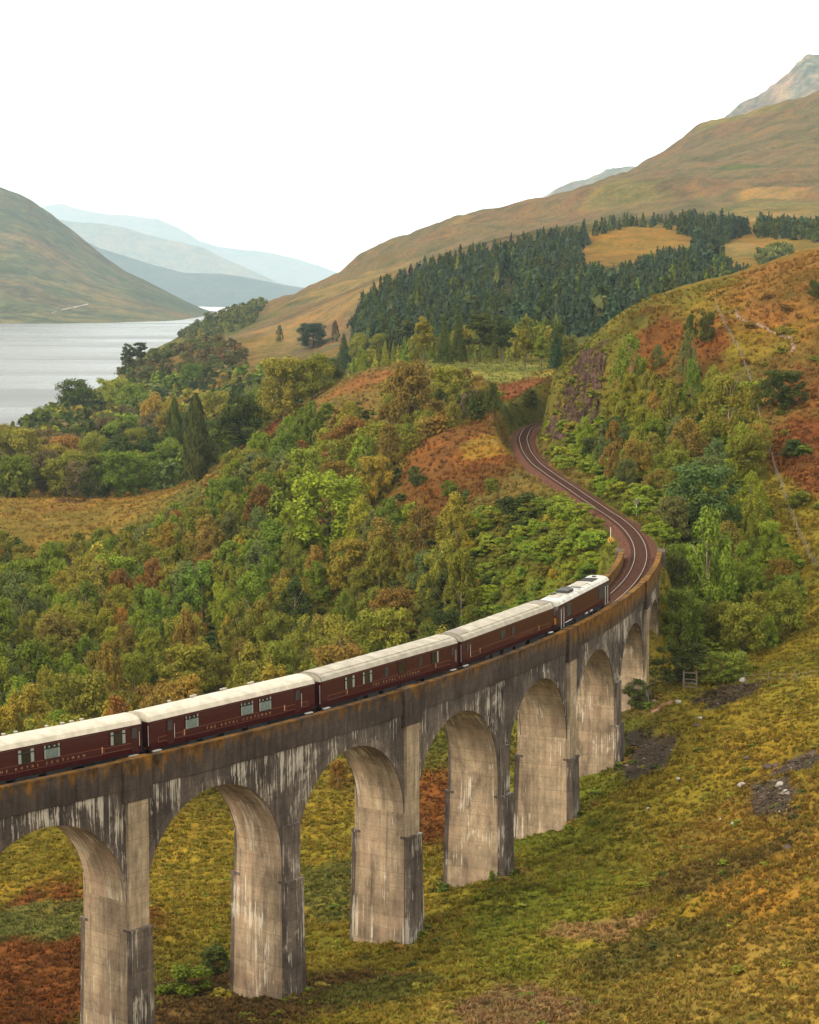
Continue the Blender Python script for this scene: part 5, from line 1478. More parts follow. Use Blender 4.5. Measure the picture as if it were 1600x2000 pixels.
# words that say where a tree stands
LM = [(-40, 1440, 'rear coach roof at the photo edge'), (70, 1410, 'rear coach with the net-curtained window'), (210, 1375, 'rear coach front end'), (285, 1370, 'gap between rear and second coach'), (375, 1340, 'first window of the second coach'), (455, 1320, 'middle of the second coach'), (540, 1295, 'paired windows of the second coach'),
      (618, 1275, 'gap between second and third coach'), (700, 1250, 'white-curtained windows of the third coach'), (790, 1225, 'middle of the third coach'), (890, 1195, 'gap between third and fourth coach'), (980, 1165, 'fourth coach'), (1080, 1110, 'rear of the locomotive'),
      (436, 1180, 'slim lime tree'), (298, 1130, 'dark red brown birch'), (238, 1215, 'orange topped birch'), (196, 1150, 'small orange birch'), (50, 1290, 'yellow orange birch'), (212, 1330, 'birch with bare forked trunk'), (366, 1270, 'crooked-stemmed birch'), (642, 985, 'big bright green tree'), (690, 860, 'round russet tree'), (802, 775, 'tall dark brown tree'),
      (745, 1070, 'broad brown birch clump'), (820, 1045, 'brown birch under the bracken bank'), (902, 1140, 'large olive birch'), (512, 1210, 'pointed green birch'), (600, 1250, 'olive birch over the coach gap'), (30, 1060, 'near end of the clearing'), (150, 1075, 'clearing tip'), (-150, 1075, 'clearing beyond the photo edge'), (1215, 935, 'lime scrub outside the bend'), (330, 1020, 'clearing far edge'), (450, 950, 'clearing corner below the red bank'), (540, 900, 'red bracken bank'), (-150, 1200, 'photo edge above the rear coach'),
      (1372, 975, 'large grey green tree'), (1382, 1090, 'tall fresh green birch'), (1425, 800, 'tall olive hillside birch'), (1345, 855, 'brown hillside birch'), (1232, 705, 'tall green birch above the rock face'), (1346, 690, 'slender grey green birch'), (1532, 755, 'wide dark hill tree'), (1470, 1150, 'fence side of the wood'), (1340, 1220, 'viaduct abutment'), (1330, 1310, 'foot of the abutment'), (1430, 1300, 'little gate'), (1540, 1180, 'grass slope edge'), (1180, 830, 'rock cutting'), (1250, 900, 'hillside bend of the line'), (1270, 970, 'white lineside sign'), (1290, 1040, 'outside of the viaduct bend'), (1120, 880, 'foot of the rock cutting'), (1450, 960, 'middle of the hillside wood'),
      (365, 845, 'pair of pointed conifers'), (300, 810, 'golden tree'), (222, 770, 'yellow topped tree'), (150, 780, 'dark shore tree'), (128, 890, 'dull brown round tree'), (30, 880, 'photo edge by the loch'), (548, 745, 'large olive yellow tree'), (465, 815, 'dark broad tree behind the bank'), (376, 735, 'lochside house'), (262, 680, 'black pines'), (330, 700, 'wooded point slope'), (430, 680, 'top of the wooded point'), (640, 690, 'start of the belt behind the knoll'),
      (850, 655, 'yellowish pine'), (940, 655, 'wide dark pines'), (1020, 670, 'olive pine'), (1085, 680, 'pointed spruce'), (872, 750, 'olive tree on the outcrop'), (960, 800, 'rock outcrop left of the line'), (880, 960, 'red bracken with round bushes'), (1012, 990, 'widest dark bush'), (1095, 990, 'lime bush by the trackbed'), (1060, 1070, 'lime clump halfway down'), (1170, 1040, 'orange ring sign'), (1190, 1095, 'inner parapet end'), (1120, 1150, 'locomotive'), (960, 1080, 'dark bush below the bank'),
      (1480, 640, 'stony burn on the hill'), (1440, 690, 'upper fence line'), (1510, 860, 'middle of the fence line'), (1560, 1040, 'lower fence line'), (1570, 600, 'skyline at the photo edge'), (1590, 900, 'red hillside at the photo edge'), (1500, 545, 'brow of the hill'), (1400, 620, 'fence top')]
LMX = np.array([l[:2] for l in LM], float)
ADJ = {'dusky': 'purplish brown', 'olive': 'olive', 'lime': 'lime green', 'bluish': 'dark bluish', 'grey-green': 'grey green'}
WORD = {'birch': 'birch', 'broadleaf': 'round-crowned tree', 'spruce': 'spruce', 'pine': 'pine', 'cypress': 'conifer', 'shrub': 'bush'}
def describe(L):
    """labels from colour, shape, neighbour and side; a further word where two would read the same"""
    rows = []
    for t in L:
        d = np.hypot(LMX[:, 0] - t['px'], (LMX[:, 1] - t['py']) * 1.2)
        i = int(d.argmin()); dx, dy = t['px'] - LMX[i, 0], t['py'] - LMX[i, 1]
        side = ('right of' if dx > 0 else 'left of') if abs(dx) > abs(dy) * 1.3 else ('above' if dy < 0 else 'below')
        near = 'close ' if d[i] < 32 else ''
        base = f"{ADJ.get(t['c'], t['c'])} {WORD[t['kind']]}"
        rows.append([t, base, f"{near}{side} the {LM[i][2]}"])
    byl = {}
    for r in rows: byl.setdefault(r[1] + ' ' + r[2], []).append(r)
    for k, rs in byl.items():
        if len(rs) == 1:
            rs[0][0]['label'] = k; continue
        rs.sort(key=lambda r: -r[0]['h'])
        n = len(rs)
        od = ['', 'second ', 'third ', 'fourth ', 'fifth ', 'sixth ', 'seventh ', 'eighth ']
        words = ['taller', 'shorter'] if n == 2 else ([od[k] + 'tallest' for k in range((n + 1) // 2)] + [od[n - 1 - k] + 'shortest' for k in range((n + 1) // 2, n)] if n <= 16 else None)
        for n_, r in enumerate(rs):
            t = r[0]
            if words: t['label'] = f"{words[n_]} {r[1]} {r[2]}"
            else:
                shape = 'tallest' if n_ == 0 else 'lowest' if n_ == len(rs) - 1 else ('broad' if t['w'] / t['h'] > np.median([q[0]['w'] / q[0]['h'] for q in rs]) else 'slim')
                t['label'] = f"{shape} {r[1]} {r[2]}"
describe(single)
GROUPNAME = {'wood': 'trees of the autumn wood behind the train', 'shore': 'trees along the loch shore', 'point': 'trees on the wooded point', 'right': 'trees on the hillside right of the line', 'knoll': 'trees round the rock outcrop', 'bank': 'bushes on the bank left of the line', 'rbank': 'bushes on the slope right of the line', 'hilltop': 'low bushes on the heathery hill', 'belt': 'trees of the belt behind the knoll', 'skyline': 'small trees on the brow of the hill'}
rng_t = np.random.default_rng(99)
def build_tree(t, i):
    k = t['kind']
    cm, tm = PROTO[k][i % len(PROTO[k])]
    root = empty(NAME[k], (t['x'], t['y'], t['z']), rng_t.random() * 6.28)
    root.scale = (t['w'], t['w'], t['h'])
    tag(root, t['label'], CAT[k], t.get('group') or GROUPNAME.get(t.get('zone')))
    tr = bpy.data.objects.new('stems' if k == 'shrub' else 'trunk', tm); COL.objects.link(tr); tr.parent = root
    cr = bpy.data.objects.new('foliage' if k == 'shrub' else 'crown', cm); COL.objects.link(cr); cr.parent = root
    c = np.array(COLS[t['c']]) * rng_t.uniform(.80, 1.26) * (1 + rng_t.normal(size=3) * np.array([.08, .05, .05]))
    cr.color = (*np.clip(c, .005, .6), 1)
for i, t in enumerate(TREES + single): build_tree(t, i)

# masses: the smaller trees behind, joined
def mass_mesh(name, L, nleaf, seed, boost=1.25):
    if not L: return None
    rng = np.random.default_rng(seed)
    base = {}
    VV, CCc = [], []
    for t in L:
        k = t['kind']
        v = int(rng.integers(0, 3))
        if (k, v) not in base:
            p, n_, s = crown_pts(k, 900 + v, nleaf); base[(k, v)] = leaf_tris(p, n_, s * boost * math.sqrt(KINDS[k][1] / nleaf) * .80, rng)
        V = base[(k, v)]
        a = rng.random() * 6.28; ca, sa = math.cos(a), math.sin(a)
        V = np.stack([(V[:, 0] * ca - V[:, 1] * sa) * t['w'] + t['x'], (V[:, 0] * sa + V[:, 1] * ca) * t['w'] + t['y'], V[:, 2] * t['h'] + t['z']], 1)
        c = np.array(COLS[t['c']]) * rng.uniform(.80, 1.26) * (1 + rng.normal(size=3) * .06)
        VV.append(V); CCc.append(np.tile(np.clip(c, .004, 1), (len(V), 1)))
    V = np.concatenate(VV)
    me = mesh_np(name, V, np.arange(len(V)).reshape(-1, 3))
    set_color(me, 'tint', np.concatenate(CCc))
    return tag(link(name, me, M_LEAF_ATTR), kind='stuff')
mass_mesh('woodland', mass['wood'] + mass['knoll'], 700, 1)
mass_mesh('shore_woodland', mass['shore'] + mass['point'] + mass['belt'], 280, 2)
mass_mesh('hillside_thicket', mass['right'], 600, 3)
mass_mesh('undergrowth', mass['bank'] + mass['rbank'] + mass['hilltop'] + mass['skyline'], 260, 4)
# plantation on the mountain foot
DOMES = ([(1128, 490), (1160, 462), (1230, 444), (1300, 446), (1368, 470), (1345, 484), (1300, 482), (1235, 507), (1190, 522), (1145, 506)], [(1398, 482), (1470, 458), (1620, 448), (1620, 520), (1500, 520), (1440, 518)], [(972, 548), (990, 538), (1015, 545), (1012, 566), (985, 570)])
FOREST = [(692, 660), (696, 600), (716, 565), (760, 545), (850, 510), (960, 488), (1040, 468), (1130, 448), (1200, 425), (1330, 422), (1420, 428), (1480, 438), (1480, 450), (1440, 458), (1390, 472), (1440, 510), (1470, 540), (1470, 580), (1300, 620), (1200, 660), (1100, 700), (800, 690)]
forest = scatter(FOREST, 880, 1640, 5.7, {'spruce': .84, 'birch': .08, 'pine': .08}, {'dark green': .40, 'bluish': .46, 'green': .06, 'grey-green': .08}, (6, 17), (.44, .68), 61, DOMES, cb=.6, fullhole=True, jit=.62)
head = scatter([(325, 655), (345, 640), (400, 612), (450, 588), (520, 582), (525, 600), (470, 640), (430, 655)], 1860, 2060, 9, {'broadleaf': 1}, {'grey-green': .7, 'bluish': .3}, (4, 7.5), (.8, 1.1), 63, cb=.4)
print('forest', len(forest), 'headland', len(head))
forest += scatter([(1478, 424), (1540, 430), (1620, 434), (1620, 454), (1540, 450), (1478, 450)], 1250, 1700, 6.5, {'spruce': .7, 'broadleaf': .3}, {'dark green': .5, 'bluish': .5}, (6, 12), (.45, .7), 62, cb=.6)
forest += scatter([(1475, 490), (1540, 476), (1552, 512), (1500, 525)], 1000, 1400, 7, {'broadleaf': 1}, {'bluish': .4, 'grey-green': .6}, (6, 10), (.7, 1.0), 66, cb=.6)
mass_mesh('plantation_forest', forest, 115, 5, 1.2)
mass_mesh('headland_woods', head, 120, 6, 1.2)

# ------------------------------------------------------------------ rock faces
def rock_sheet(name, rows, mat, label=None, cat=None, kind=None, seed=1, amp=.8, blocky=1.0):
    """rows[j][i] world points of a steep face, broken into ledges and joints"""
    G = np.array(rows, float)
    nj, ni = G.shape[:2]
    du = np.gradient(G, axis=1); dv = np.gradient(G, axis=0)
    nrm = np.cross(du, dv); nrm = unit(nrm)
    if (nrm[..., 1].mean()) > 0: nrm = -nrm
    L = np.arange(ni)[None, :] * .35 + np.zeros((nj, 1)); Hh = np.arange(nj)[:, None] * .35 + np.zeros((1, ni))
    a = L * .9 + Hh * .28; b_ = Hh * .55 - L * .18
    st = hash2(np.floor(a * .55 + .6 * fbm(L * .3, Hh * .3, 2, seed)), np.floor(b_ * .5 + .5 * fbm(L * .4, Hh * .25, 2, seed + 2)), seed) - .5
    st2 = hash2(np.floor(a * 1.4), np.floor(b_ * 1.1), seed + 7) - .5
    n = blocky * (st * 1.4 + st2 * .6) + fbm(L * .5, Hh * .4, 4, seed + 4) * .8
    edge = np.minimum(1, np.minimum(np.arange(nj), nj - 1 - np.arange(nj)) / 3.0)[:, None]
    G = G + nrm * (n * amp * edge)[..., None]
    idx = np.arange(nj * ni).reshape(nj, ni)
    F = np.stack([idx[:-1, :-1], idx[:-1, 1:], idx[1:, 1:], idx[1:, :-1]], -1).reshape(-1, 4)
    o = link(name, mesh_np(name, G.reshape(-1, 3), F), mat)
    return tag(o, label, cat, kind=kind)
def mat_cliff():
    m, nt, N, L, B = new_mat('cliff_rock')
    co = obj_co(nt)
    a = noise(nt, scaled(nt, co, (.5, .5, .18)), 1.0, 6, .65, .5)
    b = noise(nt, co, 1.6, 5, .6)
    g = nt.nodes.new('ShaderNodeNewGeometry')
    c = ramp(nt, a, [(.3, (.018, .012, .010)), (.5, (.060, .034, .026)), (.72, (.130, .078, .058))])
    c = mixc(nt, .7, c, ramp(nt, b, [(.3, (.5, .5, .5)), (.7, (1.4, 1.35, 1.3))]), 'MULTIPLY')
    sx = nt.nodes.new('ShaderNodeSeparateXYZ'); L.new(g.outputs['Normal'], sx.inputs[0])
    k = mth(nt, 'ADD', mth(nt, 'MULTIPLY', sx.outputs['Z'], .55), mth(nt, 'MULTIPLY', b, .5))
    c = mixc(nt, ramp(nt, k, [(.76, (0, 0, 0)), (.90, (.85, .85, .85))]), c, (.105, .09, .018))
    L.new(c, B.inputs['Base Color']); B.inputs['Roughness'].default_value = .9; B.inputs['Specular IOR Level'].default_value = .04
    bump(nt, b, B, .6, .3)
    return m
M_CLIFF = mat_cliff()
# the cutting's rock lies over the end of the spur, from the trackside up to its brow
def sheet_on_ground(corners, ni, nj):
    """a net of ground points between four photo corners (bl, br, tr, tl)"""
    bl, br, tr, tl = [np.array(c, float) for c in corners]
    rows = []
    for v in np.linspace(0, 1, nj):
        row = []
        for u in np.linspace(0, 1, ni):
            p = (bl * (1 - u) + br * u) * (1 - v) + (tl * (1 - u) + tr * u) * v
            row.append(ground_px(p[0], p[1], 380, 520))
        rows.append(row)
    return rows
def fill_rows(rows):
    G = np.array([[(np.nan,) * 3 if q is None else tuple(q) for q in r] for r in rows], float)
    for j in range(G.shape[0]):
        for k in range(3):
            m = np.isnan(G[j, :, k])
            if m.any() and not m.all(): G[j, m, k] = np.interp(np.where(m)[0], np.where(~m)[0], G[j, ~m, k])
    return [r for r in G if not np.isnan(r).any()]
rows = fill_rows(sheet_on_ground([(1062, 858), (1158, 868), (1190, 664), (1140, 684)], 40, 44))
# finer net, so that joints and ledges are sharp
G = np.array(rows); jj = np.linspace(0, G.shape[0] - 1, 130); ii = np.linspace(0, G.shape[1] - 1, 90)
from_j = np.clip(jj.astype(int), 0, G.shape[0] - 2); fj = (jj - from_j)[:, None, None]
G = G[from_j] * (1 - fj) + G[from_j + 1] * fj
from_i = np.clip(ii.astype(int), 0, G.shape[1] - 2); fi = (ii - from_i)[None, :, None]
G = G[:, from_i] * (1 - fi) + G[:, from_i + 1] * fi
rock_sheet('cliff', G + np.array([0, 0, .25]), M_CLIFF, 'dark broken rock face of the cutting beside the curving railway line', 'cliff', seed=5, amp=.8, blocky=.7)
def boulder(name, c, r, mat, seed, label, group=None, sq=(1, 1, .7), n=14):
    rng = np.random.default_rng(seed)
    th = np.linspace(0, math.pi, n)[:, None]; ph = np.linspace(0, 2 * math.pi, n * 2, endpoint=False)[None, :]
    d = np.stack([np.sin(th) * np.cos(ph), np.sin(th) * np.sin(ph), np.cos(th) + 0 * ph], -1)
    k = np.ones(d.shape[:2])
    for q in range(9):      # planes cut off the lump
        nn = unit(rng.normal(size=3)); dd = .62 + .3 * rng.random()
        k = np.minimum(k, dd / np.maximum(d @ nn, 1e-3))
    k = np.clip(k, .3, 1) + .05 * rng.normal(size=k.shape)
    V = (d * k[..., None] * r * np.array(sq)).reshape(-1, 3)
    m = n * 2
    idx = np.arange(n * m).reshape(n, m); nx = np.roll(idx, -1, 1)
    F = np.stack([idx[:-1], nx[:-1], nx[1:], idx[1:]], -1).reshape(-1, 4)
    o = link(name, mesh_np(name, V, F), mat)
    o.location = tuple(c)
    return tag(o, label, 'rock', group)
prof_ = [(0, 0), (.6, .25), (1.4, .5), (2.0, .72), (3.2, .9), (5.5, 1.0), (9, .98), (14, .7), (20, .1)]
rows = []
for v in np.linspace(0, 1, 70):
    t = v * (len(prof_) - 1); k = min(len(prof_) - 2, int(t)); f = t - k
    dy = prof_[k][0] * (1 - f) + prof_[k + 1][0] * f; hf = prof_[k][1] * (1 - f) + prof_[k + 1][1] * f
    row = []
    for u in np.linspace(0, 1, 70):
        a, b_ = P(894 + 96 * u, 872 - 10 * u, 466 + 10 * u), P(884 + 88 * u, 790 - 34 * math.sin(u * 2.8) + 10 * u, 470 + 8 * u)
        e = math.sin(math.pi * min(1, max(0, u))) ** .35
        row.append((a[0] * (1 - hf) + b_[0] * hf, a[1] + dy + 8 * (1 - e), a[2] - 1.5 + (b_[2] - a[2] + 1.5) * hf * (.35 + .65 * e)))
    rows.append(row)
rock_sheet('rock_outcrop', rows, M_CLIFF, 'dark craggy rock outcrop under trees left of the railway curve', 'cliff', seed=9, amp=.8)
ROCKS = [(1450, 1538, 16, 10, M_PALE_ROCK, 'white quartz rock at the top of the bare scree patch'), (1523, 1535, 15, 11, M_PALE_ROCK, 'largest white rock in the middle of the scree patch'), (1535, 1548, 9, 6, M_PALE_ROCK, 'small white rock beside the scree patch centre'), (1500, 1503, 18, 12, M_ROCK, 'grey rock at the upper edge of the scree patch'),
         (1540, 1660, 18, 15, M_ROCK, 'dark boulder alone in the grass below the scree'), (1325, 1528, 8, 5, M_PALE_ROCK, 'small white stone in the grass below the dark peat bank'), (1452, 1334, 14, 9, M_PALE_ROCK, 'white rock on the grass right of the gate'), (1362, 1420, 16, 9, M_ROCK, 'flat grey rock on the slope below the gate'), (1367, 1406, 12, 7, M_PALE_ROCK, 'pale rock just above the flat grey one'),
         (1325, 1377, 11, 8, M_PALE_ROCK, 'pale stone at the top of the trodden earth path'), (1278, 1375, 9, 6, M_PALE_ROCK, 'pale stone beside the foot of the last pier'), (1458, 1483, 13, 8, M_ROCK, 'grey stone in the grass above the scree patch'), (1590, 1475, 20, 11, M_ROCK, 'grey rock at the photo edge above the scree'), (1266, 1582, 7, 4, M_PALE_ROCK, 'tiny white stone low on the grass slope'), (1432, 1612, 9, 6, M_PALE_ROCK, 'white stone in grass under the scree patch'), (1407, 1604, 5, 4, M_PALE_ROCK, 'speck-like pale stone left of the white one under the scree'),
         (1515, 1500, 12, 8, M_ROCK, 'brown stone in the upper scree'), (1490, 1560, 11, 7, M_ROCK, 'brown stone low in the scree patch'), (1545, 1565, 9, 6, M_ROCK, 'dark stone at the right edge of the scree')]
for i, (px, py, wp, hp, mt, lab) in enumerate(ROCKS):
    q = ground_px(px, py)
    k = q[1] / F_PX
    boulder('rock', (q[0], q[1], q[2] + hp * k * .18), wp * k * .62, mt, 20 + i, lab, 'rocks strewn on the grass slope', (1, .9, hp / wp * 1.1), 8)

# ------------------------------------------------------------------ ground cover
gi_u, gi_w = np.arange(NU), np.arange(NW)
def cover_color(x, y):
    iu = np.clip(np.rint(np.interp(x / (y + 150.0), ug, gi_u)).astype(int), 0, NU - 1)
    iw = np.clip(np.rint(np.interp(np.log(y + 150.0), wg, gi_w)).astype(int), 0, NW - 1)
    return GC[iw, iu]
def tufts(name, n, y0, y1, h, w, blades, seed, keep=None, umax=.2, lean=.5, cj=.22, gain=1.0, mat=None, power=1.0):
    rng = np.random.default_rng(seed)
    # even in the picture's depth: nearer ground gets more tufts
    y = np.exp(rng.uniform(0, 1, n) ** power * math.log(y1 / y0)) * y0
    x = rng.uniform(-umax, umax, n) * y
    z = ground(x, y)
    d, _, _ = track_near(x, y)
    m = d > 2.9
    px, py = to_px(np.stack([x, y, z], 1))
    m &= (px > -150) & (px < 1750) & (py < 2150)
    col = cover_color(x, y)
    if keep is not None: m &= keep(x, y, px, py, col, rng)
    x, y, z, col = x[m], y[m], z[m], col[m]; n = len(x)
    clump = .65 + .7 * vnoise(x / 1.7, y / 1.7, seed)
    hh = rng.uniform(*h, n) * clump; ww = rng.uniform(*w, n)
    V = np.zeros((n, blades, 3, 3)); 
    for k in range(blades):
        a = rng.uniform(0, 2 * math.pi, n); r = rng.random(n) * .6 * ww
        bx, by = x + r * np.cos(a), y + r * np.sin(a)
        t = a + rng.normal(size=n) * .5; l = lean * hh * rng.uniform(.4, 1.2, n)
        p = a + math.pi / 2; bw = ww * .28
        V[:, k, 0] = np.stack([bx - bw * np.cos(p), by - bw * np.sin(p), z - .05], 1)
        V[:, k, 1] = np.stack([bx + bw * np.cos(p), by + bw * np.sin(p), z - .05], 1)
        V[:, k, 2] = np.stack([bx + l * np.cos(t), by + l * np.sin(t), z + hh * rng.uniform(.6, 1.1, n)], 1)
    V = V.reshape(-1, 3)
    c = col * gain * (1 + rng.normal(size=(n, 1)) * cj) * (1 + rng.normal(size=(n, 3)) * .07)
    c = c * (.76 + .48 * (.55 * vnoise(x / 2.6, y / 3.4, seed + 1) + .45 * vnoise(x / 7., y / 9., seed + 2)))[:, None]
    c = np.clip(np.repeat(c, blades * 3, 0), .004, 1)
    me = mesh_np(name, V, np.arange(len(V)).reshape(-1, 3))
    set_color(me, 'tint', c)
    return tag(link(name, me, mat or M_GRASS), kind='stuff')
M_GRASS = mat_leaf('grass_blades', True, .25, ((0.86, 0.88, 0.86), (1.14, 1.12, 1.06)))
tufts('grass', 72000, 158, 345, (.10, .40), (.30, .75), 6, 71, keep=lambda x, y, px, py, c, r: c[:, 2] < .45 * c[:, 0], lean=.9, cj=.10, gain=1.04)
tufts('rough_grass', 26000, 300, 470, (.3, .8), (.35, .9), 5, 73, keep=lambda x, y, px, py, c, r: px > 1100, gain=1.2)
tufts('bracken', 30000, 345, 700, (.3, .8), (.4, 1.1), 5, 75, keep=lambda x, y, px, py, c, r: (px < 1120), gain=1.2)

# loose stones on the bare patches
def scree(name, spots, seed):
    rng = np.random.default_rng(seed)
    VV, CCc = [], []
    ico = unit(np.array([(1, 0, 0), (-1, 0, 0), (0, 1, 0), (0, -1, 0), (0, 0, 1), (0, 0, -1)], float))
    tri = np.array([(0, 2, 4), (2, 1, 4), (1, 3, 4), (3, 0, 4), (2, 0, 5), (1, 2, 5), (3, 1, 5), (0, 3, 5)])
    for (px, py, Y, rx, ry, n) in spots:
        c = P(px, py, Y)
        a, r = rng.uniform(0, 6.28, n), np.sqrt(rng.random(n)) * .95
        x, y = c[0] + rx * r * np.cos(a), c[1] + ry * r * np.sin(a); z = ground(x, y)
        for k in range(n):
            s_ = rng.uniform(.07, .26) * (1 if rng.random() > .06 else 1.8)
            V = ico * rng.uniform(.6, 1.2, (6, 3)) * s_ * np.array([1.2, 1.2, .8]) + np.array([x[k], y[k], z[k] + s_ * .2])
            VV.append(V[tri].reshape(-1, 3))
            t = np.array([(.075, .055, .046), (.095, .070, .058), (.22, .19, .17)][int(rng.choice(3, p=[.6, .35, .05]))]) * rng.uniform(.7, 1.2)
            CCc.append(np.tile(t, (24, 1)))
    V = np.concatenate(VV)
    me = mesh_np(name, V, np.arange(len(V)).reshape(-1, 3)); set_color(me, 'tint', np.concatenate(CCc))
    return tag(link(name, me, M_GRASS), kind='stuff')
scree('scree', [(1510, 1540, 212, 1.8, 6.4, 420), (1555, 1485, 220, 2.2, 3.0, 200), (1255, 1445, 243, 2.3, 8, 120), (1285, 1452, 243, 2, 3.6, 60), (1430, 1370, 255, 3.4, 4.4, 80)], 91)

# low scrub between the trees of the wood
under = scatter(WOOD, 262, 640, 3.6, {'shrub': 1}, {'olive': .12, 'green': .18, 'brown': .1, 'dark green': .6}, (.7, 1.9), (1.3, 2.0), 81, (CLEARING,), cb=.5)
under += scatter([(1080, 900), (1190, 770), (1290, 720), (1400, 730), (1480, 740), (1500, 850), (1480, 960), (1560, 1080), (1580, 1180), (1500, 1270), (1440, 1330), (1300, 1350), (1315, 1080), (1250, 990)], 275, 450, 3.4, {'shrub': 1}, {'olive': .2, 'green': .3, 'lime': .15, 'dark green': .35}, (.9, 2.2), (1.3, 2.0), 83, track_gap=5.5)
print('under', len(under))
for i in range(-1, 7):  # low weeds added round the pier feet to stand in for contact shadow
    for k in range(16):
        sg = 1 if k % 2 else -1
        p = track(S0 + i * BAY + RNG.uniform(-2.6, 2.6), sg * RNG.uniform(2.6, 4.4)); z = float(ground(p[0], p[1])[0])
        h = RNG.uniform(.35, .9)
        under.append(dict(kind='shrub', x=p[0], y=p[1], z=z - .1, h=h, w=h * RNG.uniform(1.4, 2.6), c=['olive', 'brown', 'dark green', 'green'][k % 4]))
under += scatter([(1055, 870), (1165, 880), (1205, 660), (1135, 675)], 430, 500, 2.6, {'shrub': 1}, {'olive': .6, 'green': .4}, (.6, 1.5), (1.2, 2.0), 87, track_gap=2.6, max_n=26)
mass_mesh('wood_undergrowth', under, 130, 7, 1.3)
hum = scatter([(1000, 1640), (1200, 1520), (1300, 1400), (1600, 1300), (1700, 1300), (1700, 2050), (200, 2050), (320, 1640), (600, 1640)], 158, 275, 3.2, {'shrub': 1}, {'olive': .6, 'dark green': .1, 'green': .1, 'brown': .2}, (.2, .5), (2.2, 4.2), 85, cb=.5, max_n=420, jit=.9)
mass_mesh('heather_hummocks', hum, 110, 8, 1.2)

# ------------------------------------------------------------------ fences, signs and small things
M_POST = plain('grey_fence_wood', (0.14, 0.108, 0.08), .9, 0, .3)
M_WIRE = plain('fence_wire', (0.24, 0.21, 0.17), .5, .3, .1)
def fence(pts, label, hp, spacing, wires, group=None, r=.055, wr=.014):
    """posts and wires over the ground along photo points"""
    W_ = [ground_px(*p) if len(p) == 2 else P(*p) for p in pts]
    W_ = np.array([w for w in W_ if w is not None])
    seg = np.hypot(*np.diff(W_[:, :2], axis=0).T); cum = np.concatenate([[0], np.cumsum(seg)])
    n = max(2, int(cum[-1] / spacing) + 1)
    t = np.linspace(0, cum[-1], n)
    x, y = np.interp(t, cum, W_[:, 0]), np.interp(t, cum, W_[:, 1]); z = ground(x, y)
    root = tag(empty('fence', (x[0], y[0], z[0])), label, 'fence', group)
    O = np.array([x[0], y[0], z[0]])
    b = MB(); b.tube([(0, 0, -.4), (0, 0, hp)], r, 6, r * .9)
    pm = mesh_of(b, M_POST, 'post')
    for i in range(n): mk('post', pm, root, (x[i] - O[0], y[i] - O[1], z[i] - O[2]))
    for h in wires:
        b = MB(); b.tube([(x[i] - O[0], y[i] - O[1], z[i] - O[2] + h) for i in range(n)], wr, 4)
        mk('wire', mesh_of(b, M_WIRE, 'wire'), root)
    return root
fence([(1398, 604), (1420, 650), (1446, 696), (1462, 740), (1474, 785), (1486, 830), (1500, 880), (1518, 935), (1540, 1000), (1560, 1050), (1578, 1090), (1640, 1160)], 'long wire fence climbing the hill beside the wood', 1.25, 2.6, (.35, .75, 1.15), r=.06, wr=.013)
fence([(1238, 1372), (1258, 1350), (1285, 1342), (1318, 1338), (1336, 1338)], 'short wooden rail fence from the pier to the gate', 1.5, 1.8, (.6, 1.15), r=.07, wr=.05)
fence([(1360, 1330), (1400, 1326), (1470, 1340), (1545, 1335), (1600, 1325), (1680, 1320)], 'low wire fence crossing the grass slope right of the gate', 1.35, 4.2, (.5, .95), r=.06, wr=.02)
# gate
q = ground_px(1348, 1350)
g = tag(empty('gate', tuple(q), -.35), 'small wooden gate between posts at the end of the path', 'gate')
b = MB(); b.box(-.09, .09, -.09, .09, -.3, 2.2); pm = mesh_of(b, M_POST, 'post')
mk('post', pm, g, (-.75, 0, 0)); mk('post', pm, g, (.75, 0, 0))
b = MB(); b.box(-.66, .66, -.035, .035, 0, .11); rm = mesh_of(b, M_POST, 'rail')
for z in (.3, .75, 1.2, 1.95): mk('rail', rm, g, (0, 0, z))
b = MB(); b.tube([(-.6, .05, .3), (.6, .05, 1.2)], .045, 6); mk('brace', mesh_of(b, M_POST, 'brace'), g)

def ribbon(name, pts, width, mat, lift=.05, label=None, kind='structure', jag=.25, seed=3, step=.6):
    W_ = np.array([ground_px(*p) for p in pts])
    seg = np.hypot(*np.diff(W_[:, :2], axis=0).T); cum = np.concatenate([[0], np.cumsum(seg)])
    t = np.arange(0, cum[-1], step)
    x, y = np.interp(t, cum, W_[:, 0]), np.interp(t, cum, W_[:, 1])
    dx, dy = np.gradient(x), np.gradient(y); n = np.hypot(dx, dy) + 1e-9
    wob = width * (1 + jag * 2 * fbm(t / 2.5, t * 0, 3, seed))
    rows = []
    for o in (-.5, -.2, .2, .5):
        xx, yy = x + dy / n * o * wob, y - dx / n * o * wob
        rows.append(np.stack([xx, yy, ground(xx, yy) + (lift if abs(o) < .4 else -.03)], 1))
    G = np.stack(rows, 1); m = len(t)
    idx = np.arange(m * 4).reshape(m, 4)
    F = np.stack([idx[:-1, :-1], idx[1:, :-1], idx[1:, 1:], idx[:-1, 1:]], -1).reshape(-1, 4)
    return tag(link(name, mesh_np(name, G.reshape(-1, 3), F), mat), kind=kind)
M_EARTH = plain('trodden_earth', (.20, .105, .070), .95, 0, .3, 1.5, .1)
M_STONY = plain('stony_burn_bed', (.16, .10, .068), .7, 0, .6, 1.2, .3)
ribbon('footpath', [(1272, 1392), (1300, 1380), (1322, 1370), (1334, 1366)], 1.3, M_EARTH, .12)
ribbon('stream', [(1438, 610), (1447, 624), (1480, 638), (1496, 645), (1520, 655), (1545, 662), (1551, 675), (1546, 690)], .8, M_STONY, .10, jag=.5)

